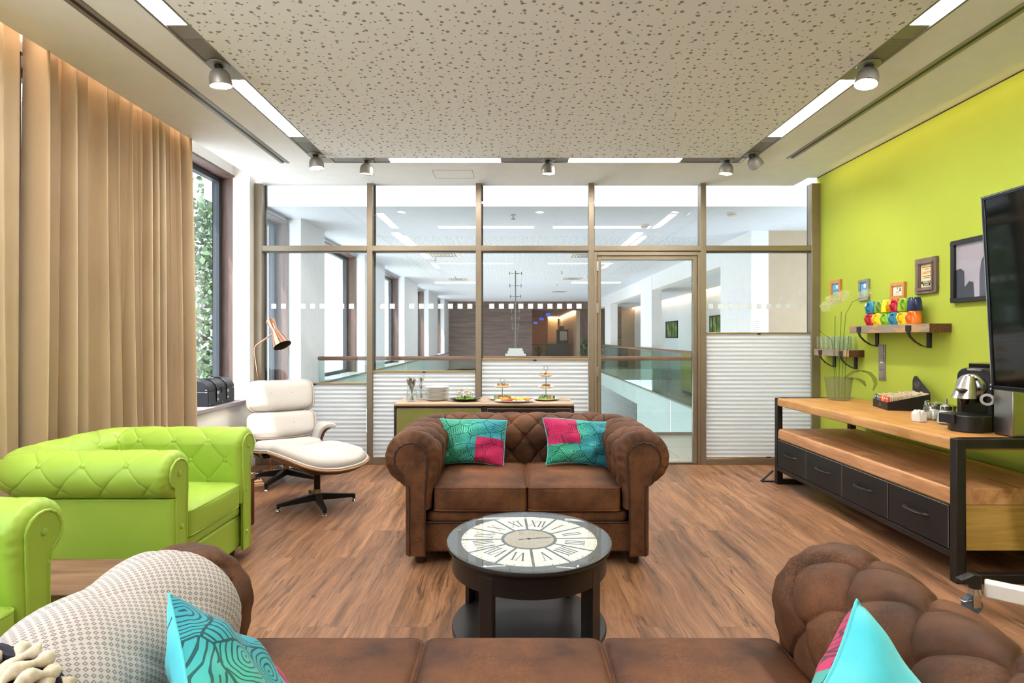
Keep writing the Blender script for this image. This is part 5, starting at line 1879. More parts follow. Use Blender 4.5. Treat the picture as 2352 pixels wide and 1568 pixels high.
# ------------------------------------------------------------------ black chest on the sill
g = thing('leather_chest', 'small black leather chest with a domed lid on the window sill', 'chest', (-2.80, 5.13, 0.69), math.radians(3))
L2, D2, H0, H1 = 0.255, 0.115, 0.135, 0.235
def dome(x0, inset=0.0):
    p = [(-D2 + inset, H0)]
    for k in range(17):
        a = PI - PI * k / 16
        p.append(((D2 - inset) * math.cos(a), H0 + (H1 - H0 - inset) * math.sin(a)))
    return p
M = Matrix(((1, 0, 0, 0), (0, 0, 1, 0), (0, 1, 0, 0), (0, 0, 0, 1)))
MB().prism([(-D2, 0), (D2, 0), (D2, H0 - 0.002), (-D2, H0 - 0.002)], -L2, L2, M).build('body', MAT['chestleather'], g, bevel=0.006)
MB().prism(dome(0), -L2, L2, M).build('lid', MAT['chestleather'], g, bevel=0.005, angle=40)
for y in (-0.10, 0.10):
    strap = [(D2 + 0.004, y, 0.03), (D2 + 0.004, y, H0)] + [((D2 + 0.004) * math.cos(a), y, H0 + (H1 - H0 + 0.004) * math.sin(a)) for a in np.linspace(0.1, PI, 14)]
    mm = MB()
    for p, q in zip(strap[:-1], strap[1:]):
        p, q = Vector(p), Vector(q)
        n = (q - p).cross(Vector((0, 1, 0))).normalized() * 0.003
        yv = Vector((0, 0.013, 0))
        mm.add([p - yv - n, p + yv - n, p + yv + n, p - yv + n, q - yv - n, q + yv - n, q + yv + n, q - yv + n], [(0, 1, 2, 3), (4, 7, 6, 5), (0, 4, 5, 1), (1, 5, 6, 2), (2, 6, 7, 3), (3, 7, 4, 0)])
    s = mm.build('strap', MAT['gloss_black'], g)
    MB().box(D2 + 0.006, y - 0.018, 0.10, D2 + 0.012, y + 0.018, 0.125).box(D2 + 0.006, y - 0.014, 0.045, D2 + 0.011, y + 0.014, 0.062).build('buckle', MAT['satin'], s, bevel=0.002)
for y in (-L2, L2):
    for x in (-D2 + 0.02, D2 - 0.02):
        mm = MB()
        for dx in (-0.006, 0.006):
            for dz in (-0.01, 0.012): mm.ell((x + dx, y + (0.001 if y > 0 else -0.001), H0 + dz), (0.004, 0.003, 0.004), 8, 6)
        mm.build('rivets', MAT['chrome'], g)
for y in (-0.235, 0.0, 0.235):
    MB().ell((D2 + 0.001, y, 0.018), (0.003, 0.005, 0.005), 8, 6).build('stud', MAT['chrome'], g)
MB().tube([(0, -0.05, H1 + 0.002), (0, -0.045, H1 + 0.02), (0, 0.0, H1 + 0.026), (0, 0.045, H1 + 0.02), (0, 0.05, H1 + 0.002)], 0.006, 8).build('carry_handle', MAT['gloss_black'], g)
MB().ell((0, -0.052, H1 + 0.002), (0.012, 0.012, 0.004)).ell((0, 0.052, H1 + 0.002), (0.012, 0.012, 0.004)).build('handle_mount', MAT['chrome'], g)
MB().box(D2, -0.02, H0 - 0.03, D2 + 0.008, 0.02, H0 + 0.025).build('lock_plate', MAT['iron'], g, bevel=0.003)

# ------------------------------------------------------------------ low cabinet behind the sofa
CX0, CX1, CY0, CY1, CH_ = -1.085, 0.56, 5.07, 5.58, 0.70
g = thing('low_cabinet', 'low cabinet with taupe top, one olive and one umber front, in front of the blinds', 'cabinet', ((CX0 + CX1) / 2, CY0, 0))
w = (CX1 - CX0) / 2; D = CY1 - CY0
MB().box(-w, -0.004, CH_ - 0.022, w, D, CH_).build('top', MAT['taupe'], g, bevel=0.004)
f = MB()
f.box(-w, 0, 0.10, -w + 0.022, D, CH_ - 0.022).box(w - 0.022, 0, 0.10, w, D, CH_ - 0.022).box(-0.02, 0, 0.10, 0.02, D, CH_ - 0.022).box(-w, 0, 0.10, w, D, 0.13).box(-w + 0.022, D - 0.015, 0.13, w - 0.022, D, CH_ - 0.022).box(-w + 0.02, 0.0, CH_ - 0.04, w - 0.02, 0.02, CH_ - 0.022)
f.build('carcass', MAT['umber'], g, bevel=0.004)
for x0, x1, mt, lab in ((-w + 0.028, -0.026, 'olive', 'olive green front'), (0.026, w - 0.028, 'umber', 'dark umber front')):
    d = MB().box(x0, -0.006, 0.14, x1, 0.012, CH_ - 0.046).build('door', MAT[mt], g, bevel=0.003)
    d['label'] = lab
    e = MB()
    z0, z1 = 0.14, CH_ - 0.046
    e.box(x0, -0.0085, z1 - 0.004, x1, -0.005, z1).box(x0, -0.0085, z0, x1, -0.005, z0 + 0.004).box(x0, -0.0085, z0, x0 + 0.004, -0.005, z1).box(x1 - 0.004, -0.0085, z0, x1, -0.005, z1)
    e.build('edge_trim', MAT['taupe'], d)
for x in (-w + 0.06, 0, w - 0.06):
    for y in (0.06, D - 0.06):
        MB().box(x - 0.02, y - 0.02, 0, x + 0.02, y + 0.02, 0.10).build('leg', MAT['matte_black'], g, bevel=0.004)

TZ = CH_
def px_x(px, d): return (px - 1177) * d / 1277


# utensil jar
def jar_with(label, x, y, n, seed, h=0.14, r=0.05, kind='jug_of_cutlery'):
    g = thing('cutlery_jug', label, 'jug', (x, y, TZ), 0, 'glass jugs of cutlery')
    MB().lathe([(0, 0.004), (r * 0.86, 0.004), (r, 0.02), (r * 1.02, h * 0.55), (r * 0.82, h * 0.8), (r * 0.86, h), (r * 0.83, h), (r * 0.78, h * 0.8), (r * 0.97, h * 0.55), (r * 0.95, 0.02), (0, 0.008)], n=28).build('glass_body', MAT['clear'], g)
    MB().tube([(r * 0.85, 0, h * 0.9), (r * 1.6, 0, h * 0.8), (r * 1.65, 0, h * 0.5), (r * 1.0, 0, h * 0.3)], 0.006, 8).build('handle', MAT['clear'], g)
    rr = np.random.RandomState(seed)
    for k in range(n):
        a = rr.uniform(0, 2 * PI); ra = rr.uniform(0.2, 0.7) * r
        L = rr.uniform(0.19, 0.235)
        b = Vector((-math.cos(a) * ra * 0.6, -math.sin(a) * ra * 0.6, 0.012)); t = Vector((math.cos(a) * ra * 1.5, math.sin(a) * ra * 1.5, 0.012 + L))
        d = (t - b).normalized(); s = d.orthogonal().normalized()
        q = d.to_track_quat('Z', 'Y').to_matrix().to_4x4()
        M = Matrix.Translation(b) @ q @ Matrix.Rotation(rr.uniform(0, 6), 4, 'Z')
        u = thing('spoon' if k % 2 else 'fork', 'steel %s standing in %s' % ('spoon' if k % 2 else 'fork', 'the fuller cutlery jug' if n > 6 else 'the glass jug by the plates'), 'cutlery', (x, y, TZ), 0, 'cutlery in the %s jug' % ('fuller' if n > 6 else 'rear'))
        mm = MB(); mm.M = M
        mm.tube([(0, 0, 0), (0, 0, L * 0.5), (0, 0, L - 0.055)], [0.006, 0.004, 0.003], 6, flat=0.5)
        mm.build('handle', MAT['satin'], u)
        mm = MB(); mm.M = M
        if k % 2: mm.ell((0, 0, L - 0.028), (0.015, 0.004, 0.03), 12, 8)
        else:
            mm.box(-0.011, -0.0015, L - 0.055, 0.011, 0.0015, L - 0.035)
            for j in range(4): mm.box(-0.011 + j * 0.0063, -0.0012, L - 0.036, -0.0085 + j * 0.0063, 0.0012, L)
        mm.build('bowl' if k % 2 else 'tines', MAT['satin'], u)


jar_with('glass jug packed with spoons and forks at the end of the low cabinet', px_x(945, 5.22), 5.22, 20, 3)
jar_with('second glass jug half hidden behind the fuller cutlery jug', px_x(966, 5.40), 5.40, 5, 8, 0.13, 0.045)

# plate stack
def plate(name, label, x, y, z, r, mat=None, group=None, cat='plate', sx=1.0):
    M = Matrix.Diagonal((sx, 1, 1, 1))
    o = MB().lathe([(0, 0.003), (r * 0.6, 0.003), (r * 0.63, 0), (r * 0.66, 0.004), (r, 0.018), (r, 0.021), (r * 0.64, 0.009), (0, 0.008)], M=M, n=44).build(name, mat or MAT['porcelain'], None, angle=50)
    o.location = (x, y, z)
    tag(o, label, cat, group)
    return o


for k in range(10):
    plate('dinner_plate', ['lowest white plate of the stack beside the cutlery jug'][0] if k == 0 else ('topmost white plate of the stack beside the cutlery jug' if k == 9 else 'white dinner plate inside the stack beside the cutlery jug'),
          px_x(1003, 5.32), 5.32, TZ + 0.0125 * k, 0.115, group='plates in the stack')


def food(name, label, loc, parts, group=None, cat='food'):
    """a piece of food made of a few blobs: (shape, pos, size, mat, partname)"""
    g = thing(name, label, cat, loc, 0, group)
    for pn, pos, size, mat in parts:
        mm = MB().ell(pos, size, 12, 8)
        mm.build(pn, mat, g)
    return g


FM = {k: plain('food_' + k, h, r, var=0.2, vscale=60) for k, h, r in (('salad', '#7fa03f', 0.5), ('leafgreen', '#3f6b2c', 0.5), ('mozzarella', '#efe9dc', 0.35), ('tomato', '#c8402c', 0.3), ('melon', '#ee9a4e', 0.35),
      ('pine', '#ecc648', 0.4), ('grape', '#4a2030', 0.25), ('ham', '#cf7f72', 0.4), ('bread', '#c99a58', 0.7), ('olive', '#4d5427', 0.3), ('cream', '#eadfb8', 0.5), ('beet', '#7a2845', 0.4), ('blue', '#8790b5', 0.5))}

# black platter with mozzarella picks on salad
px, py = px_x(1067, 5.26), 5.26
g = thing('black_platter', 'black oval platter under the salad, between the plates and the low cake stand', 'platter', (px, py, TZ))
MB().lathe([(0, 0.004), (0.06, 0.004), (0.075, 0), (0.15, 0.022), (0.15, 0.026), (0.075, 0.010), (0, 0.009)], M=Matrix.Diagonal((1.0, 0.7, 1, 1)), n=44).build('dish', MAT['gloss_black'], g)
r_ = np.random.RandomState(5)
g = thing('salad_bed', 'bed of green salad on the black platter', 'salad', (px, py, TZ + 0.008)); g['kind'] = 'stuff'
mm = MB()
for k in range(260):
    a = r_.uniform(0, 2 * PI); q = r_.uniform(0, 1) ** 0.5 * 0.105
    c = Vector((q * math.cos(a), q * math.sin(a) * 0.65, 0.004 + r_.uniform(0, 0.035) * (1.2 - q / 0.105)))
    u = Vector(r_.normal(0, 1, 3)).normalized() * r_.uniform(0.010, 0.02); v = Vector(r_.normal(0, 1, 3)).normalized() * 0.012
    mm.add([c - u, c + v, c + u, c - v], [(0, 1, 2, 3)])
mm.build_raw('salad_leaves', FM['salad'], g)
for k, (dx, dz) in enumerate(((-0.075, 0.075), (-0.052, 0.09), (-0.03, 0.125), (-0.005, 0.065), (0.02, 0.108), (0.03, 0.075), (0.052, 0.095), (0.075, 0.085), (0.0, 0.095))):
    food('mozzarella_pick', 'mozzarella ball with tomato on a stick over the salad platter', (px + dx, py + r_.uniform(-0.03, 0.03), TZ + dz - 0.005),
         (('ball', (0, 0, 0), (0.013, 0.013, 0.013), FM['mozzarella']), ('tomato_cap', (0.003, 0, 0.012), (0.009, 0.009, 0.006), FM['bread']), ('pick', (0, 0, -0.03), (0.0015, 0.0015, 0.035), FM['bread'])), 'mozzarella picks on the salad')

# large white platter of fruit in front
px, py = px_x(1182, 5.15), 5.15
g = thing('fruit_platter', 'long white platter of cut fruit at the front of the low cabinet', 'platter', (px, py, TZ))
MB().lathe([(0, 0.004), (0.06, 0.004), (0.08, 0), (0.19, 0.018), (0.19, 0.022), (0.08, 0.010), (0, 0.009)], M=Matrix.Diagonal((1.0, 0.48, 1, 1)), n=48).build('dish', MAT['porcelain'], g)
for k in range(34):
    f = k / 33
    mt, nm = (('melon', 'melon slice') if f < 0.3 else ('tomato', 'strawberry') if f < 0.42 else ('pine', 'pineapple chunk') if f < 0.8 else ('melon', 'melon slice'))
    x = -0.13 + 0.26 * f
    food(nm.replace(' ', '_'), '%s on the long white fruit platter, %s end' % (nm, 'plate stack' if f < 0.5 else 'glass door'), (px + x, py + r_.uniform(-0.04, 0.04), TZ + 0.018 + r_.uniform(0, 0.022)),
         (('flesh', (0, 0, 0), (r_.uniform(0.012, 0.02), 0.012, 0.009), FM[mt]),), 'fruit pieces on the long platter')


def cake_stand(label, x, y, tiers, h, where):
    g = thing('cake_stand', label, 'cake stand', (x, y, TZ), 0, 'white tiered cake stands')
    for z, r in tiers:
        MB().lathe([(0, z + 0.002), (r * 0.6, z + 0.002), (r, z + 0.016), (r, z + 0.020), (r * 0.6, z + 0.007), (0, z + 0.006)], n=44).build('tier_plate', MAT['porcelain'], g)
    MB().cyl((0, 0, 0.004), (0, 0, h - 0.04), 0.0045, n=10).build('rod', MAT['chrome'], g)
    MB().tube([(0.02 * math.cos(a), 0, h - 0.02 + 0.02 * math.sin(a)) for a in np.linspace(0, 2 * PI, 20, endpoint=False)], 0.0022, 6, closed=True).build('ring_handle', MAT['chrome'], g)
    for ti, (z, r) in enumerate(tiers):
        n = 15 if ti == 0 else 8
        for k in range(n):
            a = 2 * PI * k / n + ti; q = r * r_.uniform(0.3, 0.62)
            mt = r_.choice(['tomato', 'grape', 'bread', 'ham', 'olive', 'leafgreen', 'beet', 'cream', 'melon'] if ti != 0 else ['ham', 'beet', 'leafgreen', 'tomato', 'bread', 'salad'])
            food('canape', 'small canape on the %s plate of the %s' % (['bottom', 'second', 'top'][ti], where), (x + q * math.cos(a), y + q * math.sin(a), TZ + z + 0.022),
                 (('base', (0, 0, -0.004), (0.016, 0.016, 0.010), FM['bread'] if ti else FM['salad']), ('topping', (0.002, 0, 0.009), (0.012, 0.011, 0.009), FM[mt])), 'canapes on the cake stands')


cake_stand('two tier cake stand behind the long fruit platter', px_x(1153, 5.38), 5.38, ((0.0, 0.13), (0.115, 0.083)), 0.205, 'two tier stand')
cake_stand('three tier cake stand at the glass door end of the low cabinet', px_x(1253, 5.36), 5.36, ((0.0, 0.135), (0.112, 0.083), (0.222, 0.066)), 0.325, 'three tier stand')


def tongs(label, x, y, a):
    g = thing('serving_tongs', label, 'tongs', (x, y, TZ), a)
    for s in (-1, 1):
        MB().tube([(-0.10, 0, 0.006), (-0.02, s * 0.012, 0.008), (0.07, s * 0.016, 0.008), (0.105, s * 0.012, 0.007)], [0.004, 0.004, 0.004, 0.011], 8, flat=0.4).build('arm', MAT['chrome'], g)


tongs('steel tongs lying between the salad platter and the fruit platter', px_x(1122, 5.17), 5.17, math.radians(35))
tongs('steel tongs lying beside the three tier cake stand', px_x(1282, 5.27), 5.27, math.radians(-25))
# ------------------------------------------------------------------ media table along the lime wall
TX0, TX1, TY0, TY1 = 2.34, 3.04, 2.93, 4.97
ZTOP = 0.763
g = thing('media_table', 'long steel framed table with oiled wood top, open shelf and four black drawers', 'sideboard', (TX0, TY0, 0))
LX, LY = TX1 - TX0, TY1 - TY0


def wavy_board(name, x0, x1, y0, y1, z0, z1, mtop, seed):
    """solid board whose front edge keeps a slightly waney outline"""
    rr = np.random.RandomState(seed)
    n = 60
    ys = np.linspace(y0, y1, n)
    w = 0.006 * np.sin(ys * 9 + seed) + 0.005 * np.sin(ys * 21 + 2 * seed) + 0.003 * np.sin(ys * 43)
    sec = np.zeros((n, 8, 3))
    for i, y in enumerate(ys):
        xf = x0 + 0.004
        sec[i] = [(xf + 0.012 + w[i] * 0.5, y, z1), (xf + 0.004 + w[i] * 0.6, y, z1 - 0.006), (xf + w[i] * 0.3, y, z1 - 0.02), (xf, y, z0 + 0.006), (xf + 0.005, y, z0), (x1, y, z0), (x1, y, z1), (xf + 0.3, y, z1)]
    mb = MB().grid(sec, cv=True)
    for i in (0, n - 1):
        o = len(mb.v) - n * 8
        mb.f.append([i * 8 + k for k in range(8)]); mb.mi.append(0)
    return mb.build(name, mtop, g, angle=35)


ST = 0.048
wavy_board('table_top', 0.0, LX, ST, LY - ST * 0.6, ZTOP - 0.066, ZTOP, MAT['oak_top'], 1)
wavy_board('middle_shelf', 0.004, LX, ST, LY - ST * 0.6, 0.405, 0.492, MAT['oak_edge'], 2)
MB().box(0.02, ST, 0.16, LX, LY - ST, 0.402).build('drawer_case', MAT['oak_side'], g)
for y, nm in ((0, 'end_frame'), (LY - ST, 'end_frame')):
    f = MB()
    f.box(0, y, 0, ST, y + ST, ZTOP).box(LX - ST, y, 0, LX, y + ST, ZTOP).box(ST, y, ZTOP - ST, LX - ST, y + ST, ZTOP).box(ST, y, 0.0, LX - ST, y + ST, ST)
    f.build(nm, MAT['steel_frame'], g, bevel=0.003)
MB().box(0.0, ST, 0.125, 0.04, LY - ST, 0.16).build('lower_rail', MAT['steel_frame'], g, bevel=0.002)
MB().box(LX - 0.04, ST, 0.125, LX, LY - ST, 0.16).build('lower_rail', MAT['steel_frame'], g, bevel=0.002)
n = 4
dw = (LY - 2 * ST - 0.01) / n
for k in range(n):
    y0 = ST + 0.005 + dw * k
    d = MB().box(0.0, y0 + 0.003, 0.166, 0.024, y0 + dw - 0.003, 0.399).build('drawer', MAT['drawer'], g, bevel=0.002)
    yc = y0 + dw / 2; L = 0.085
    mm = MB()
    mm.tube([(0.0, yc - L, 0.30), (-0.006, yc - L, 0.30), (-0.012, yc - L + 0.012, 0.30), (-0.028, yc - L + 0.035, 0.30), (-0.028, yc + L - 0.035, 0.30), (-0.012, yc + L - 0.012, 0.30), (-0.006, yc + L, 0.30), (0, yc + L, 0.30)], 0.0135, 8, flat=0.5)
    h = mm.build('handle', MAT['iron'], d)
    MB().ell((-0.010, yc - L + 0.004, 0.30), (0.005, 0.007, 0.007), 10, 6).ell((-0.010, yc + L - 0.004, 0.30), (0.005, 0.007, 0.007), 10, 6).build('rivet', MAT['satin'], h)
    e = MB()
    e.box(-0.001, y0 + 0.003, 0.396, 0.003, y0 + dw - 0.003, 0.3995).box(-0.001, y0 + 0.003, 0.166, 0.003, y0 + 0.0055, 0.399)
    e.build('worn_edge', MAT['alu'], d)
# black bracket foot standing out beside the far end of the table
tag(MB().tube([(2.29, 5.02, 0.22), (2.33, 5.02, 0.22)], 0.006, 8).box(2.24, 5.0, 0.0, 2.36, 5.035, 0.012, None).tube([(2.25, 5.02, 0.012), (2.35, 5.02, 0.10)], 0.010, 8).build('folded_stand_foot', MAT['matte_black']), 'black splayed stand foot poking out past the far end of the media table', 'stand')

# ------------------------------------------------------------------ things on the media table
Z = ZTOP
# potted orchid made see-through to imitate a double-exposure ghost
g = thing('orchid', 'orchid in a vase, ghosted as in a double exposure, at the far end of the media table', 'plant', (2.80, 4.78, Z))
MB().lathe([(0, 0.004), (0.082, 0.004), (0.087, 0.008), (0.108, 0.195), (0.104, 0.195), (0.083, 0.012), (0, 0.012)], n=40).build('vase', MAT['ghost_pot'], g)
mm = MB()
for (x, y, ph, hh) in ((-0.03, 0, 0.3, 0.72), (0.01, 0.01, 1.1, 0.76), (0.045, -0.01, 0.1, 0.55)):
    mm.tube([(x, y, 0.02), (x * 1.2, y, 0.3), (x * 1.5 + 0.01, y - 0.01, hh)], 0.0045, 6)
mm.tube([(0.03, 0, 0.05), (0.035, -0.01, 0.5), (0.045, -0.03, 0.74), (0.09, -0.05, 0.84), (0.16, -0.07, 0.875)], 0.004, 6)
mm.tube([(0, 0, 0.1), (-0.06, 0.0, 0.52), (-0.16, 0.02, 0.60)], 0.003, 6)
mm.build('stems', MAT['ghost_leaf'], g)
for k, (x, z, s) in enumerate(((-0.08, 0.85, 1.0), (-0.02, 0.88, 1.1), (0.03, 0.90, 0.9), (-0.13, 0.80, 0.9), (0.19, 0.90, 0.9), (0.23, 0.92, 0.7))):
    q = MB()
    for j in range(5):
        a = 2 * PI * j / 5 + k
        q.ell((x + 0.030 * s * math.cos(a), -0.03, z + 0.030 * s * math.sin(a)), (0.028 * s, 0.004, 0.022 * s), 10, 6)
    q.build('blossom', MAT['ghost_petal'], g)


def strap_leaf(pts, w):
    mm = MB(); n = len(pts); P = np.zeros((n, 3, 3))
    for i, p in enumerate(pts):
        t = i / (n - 1); ww = w * math.sin(PI * min(0.97, 0.12 + t * 0.86)) ** 0.7
        P[i] = [np.array(p) + np.array([0, -ww, 0.01]), np.array(p), np.array(p) + np.array([0, ww, 0.01])]
    o = mm.grid(P).build_raw('leaf', MAT['ghost_leaf'], g)
    md = o.modifiers.new('thick', 'SOLIDIFY'); md.thickness = 0.004


strap_leaf([(0.04, -0.02, 0.18), (0.09, -0.05, 0.235), (0.14, -0.08, 0.255), (0.19, -0.11, 0.24), (0.225, -0.13, 0.19), (0.23, -0.14, 0.14), (0.21, -0.14, 0.09)], 0.035)
strap_leaf([(0.06, -0.04, 0.18), (0.10, -0.07, 0.19), (0.14, -0.10, 0.165), (0.165, -0.11, 0.125)], 0.045)

# tea box with six stacks of tea bags
g = thing('tea_box', 'black display box of tea sachets with a tall rounded back panel', 'tea box', (2.93, 4.20, Z), math.radians(0))
# local: front faces -x -y; footprint 0.26 (y) x 0.26 (x)
a = 0.138
g.rotation_euler = (0, 0, math.radians(-14))
M = Matrix(((0, 0, 1, 0), (1, 0, 0, 0), (0, 1, 0, 0), (0, 0, 0, 1)))
MB().box(-a, -a, 0, a, a, 0.012).build('base', MAT['matte_black'], g)
f = MB().box(-a, -a, 0, -a + 0.006, a, 0.058)
# side walls slope up to the back
for y in (-a, a - 0.006):
    M2 = Matrix(((1, 0, 0, 0), (0, 0, 1, 0), (0, 1, 0, 0), (0, 0, 0, 1)))
    f.prism([(-a, 0), (a, 0), (a, 0.125), (-a, 0.058)], y, y + 0.006, M2)
f.build('tray_walls', MAT['matte_black'], g, bevel=0.002)
bp = [(-a, 0.0), (-a, 0.14)]
bp = [(a, 0.0), (a, 0.19)] + [(a - 0.055 + 0.055 * math.cos(t), 0.19 + 0.055 * math.sin(t)) for t in np.linspace(0.1, PI / 2 + 0.25, 9)] + [(-a + 0.0, 0.135), (-a, 0.0)]
MB().prism(bp, a - 0.006, a, M).build('back_panel', MAT['matte_black'], g, bevel=0.002)
logo = plain('logo_taupe', '#7d6f66', 0.6, var=0)
q = MB().tube([(a - 0.008, a - 0.085 + 0.032 * math.cos(t), 0.178 + 0.022 * math.sin(t)) for t in np.linspace(0, 2 * PI, 24, endpoint=False)], 0.002, 6, closed=True)
q.tube([(a - 0.008, a - 0.028, 0.165), (a - 0.008, a - 0.040, 0.198), (a - 0.008, a - 0.058, 0.200)], 0.002, 6).build('logo_swirl', logo, g)
text_mesh('SirCup', 0.022, 'logo_lettering', logo, g, M=onto_right_wall(a - 0.0075, a - 0.068, 0.178))
MB().tube([(-a - 0.001, 0.0 + 0.021 * math.cos(t), 0.030 + 0.013 * math.sin(t)) for t in np.linspace(0, 2 * PI, 20, endpoint=False)], 0.0012, 6, closed=True).box(-a - 0.0015, -0.019, 0.028, -a, 0.019, 0.031).build('front_badge', logo, g)
TEA = ['tea_coral', 'tea_scarlet', 'tea_orange', 'tea_red', 'tea_green', 'tea_blue']
tw = (2 * a - 0.02) / 6
for k, mt in enumerate(TEA):
    y0 = -a + 0.010 + tw * k
    s = thing('tea_sachets', '%s tea sachets in the black display box' % ['coral', 'scarlet', 'orange', 'crimson', 'green', 'blue'][k], 'tea bags', (2.93, 4.20, Z), math.radians(-14), 'tea sachets in the display box')
    MB().box(-a + 0.008, y0 + 0.001, 0.014, -a + 0.014, y0 + tw - 0.002, 0.098).build('front_sachet', MAT[mt], s, bevel=0.001)
    MB().ell((-a + 0.0075, y0 + tw / 2, 0.083), (0.001, 0.011, 0.007), 12, 8).build('leaf_mark', MAT['paper'], s)
    rr = np.random.RandomState(k)
    q = MB()
    for j in range(20):
        x = -a + 0.02 + j * 0.0135
        h = 0.098 + 0.035 * j / 20 + rr.uniform(-0.010, 0.005)
        q.box(x, y0 + 0.002, 0.014, x + 0.009, y0 + tw - 0.003, h)
    q.build('sachet_stack', plain('sachet_paper_%d' % k, '#d8c7a8', 0.8, var=0.1, vscale=60), s)

# white hexagonal cup of sugar sticks, jar and sugar shaker
g = thing('sugar_pot', 'small white six sided pot of sugar sachets on the media table', 'pot', (2.60, 3.56, Z))
MB().lathe([(0, 0.002), (0.040, 0.002), (0.043, 0.006), (0.046, 0.050), (0.041, 0.050), (0.038, 0.008), (0, 0.008)], n=6).build('pot_body', MAT['porcelain'], g, angle=20)
q = MB()
for k in range(7): q.box(-0.028 + k * 0.008, -0.025, 0.010, -0.0235 + k * 0.008, 0.025, 0.062 + 0.006 * (k % 3))
q.build('sachets', MAT['paper'], g)
g = thing('clip_jar', 'round glass clip jar of white sachets behind the sugar shaker', 'jar', (2.745, 3.62, Z))
MB().lathe([(0, 0.004), (0.052, 0.004), (0.062, 0.014), (0.064, 0.07), (0.050, 0.092), (0.050, 0.104), (0.046, 0.104), (0.046, 0.09), (0.060, 0.07), (0.058, 0.016), (0, 0.008)], n=32).build('glass_body', MAT['clear'], g)
MB().lathe([(0, 0.112), (0.05, 0.112), (0.054, 0.106), (0.054, 0.118), (0.045, 0.124), (0, 0.124)], n=32).build('glass_lid', MAT['clear'], g)
MB().lathe([(0.0505, 0.1), (0.053, 0.1), (0.053, 0.107), (0.0505, 0.107)], n=32, close=True).tube([(-0.055, 0, 0.06), (-0.068, 0, 0.085), (-0.058, 0, 0.125), (-0.045, 0, 0.115)], 0.0022, 6).build('wire_clip', MAT['chrome'], g)
q = MB()
rr = np.random.RandomState(2)
for k in range(14):
    q.box(-0.012, -0.002, 0, 0.012, 0.002, 0.058, Matrix.Translation((rr.uniform(-0.034, 0.034), rr.uniform(-0.034, 0.034), 0.010)) @ Matrix.Rotation(rr.uniform(0, 3), 4, 'Z'))
q.build('sachets', MAT['paper'], g)
g = thing('sugar_shaker', 'glass sugar shaker with a steel spout, next to the coffee machine', 'sugar shaker', (2.69, 3.45, Z))
MB().lathe([(0, 0.003), (0.046, 0.003), (0.052, 0.010), (0.046, 0.06), (0.030, 0.098), (0.028, 0.098), (0.043, 0.06), (0.049, 0.012), (0, 0.006)], n=32).build('glass_body', MAT['clear'], g)
MB().lathe([(0, 0.008), (0.047, 0.011), (0.042, 0.064), (0.03, 0.086), (0, 0.088)], n=32).build('sugar', MAT['paper'], g)
MB().lathe([(0.0295, 0.094), (0.033, 0.094), (0.033, 0.112), (0.022, 0.124), (0.006, 0.128), (0.0055, 0.158), (0, 0.158)], n=28).build('spout_cap', MAT['chrome'], g)
g = thing('lidded_tub', 'black lidded tub on the media table behind the glass jar', 'tub', (2.95, 3.82, Z))
MB().lathe([(0, 0.0), (0.07, 0.0), (0.078, 0.06), (0, 0.06)], n=28).build('tub_body', MAT['matte_black'], g)
MB().lathe([(0, 0.06), (0.082, 0.06), (0.082, 0.072), (0, 0.076)], n=28).build('lid', MAT['gloss_black'], g)

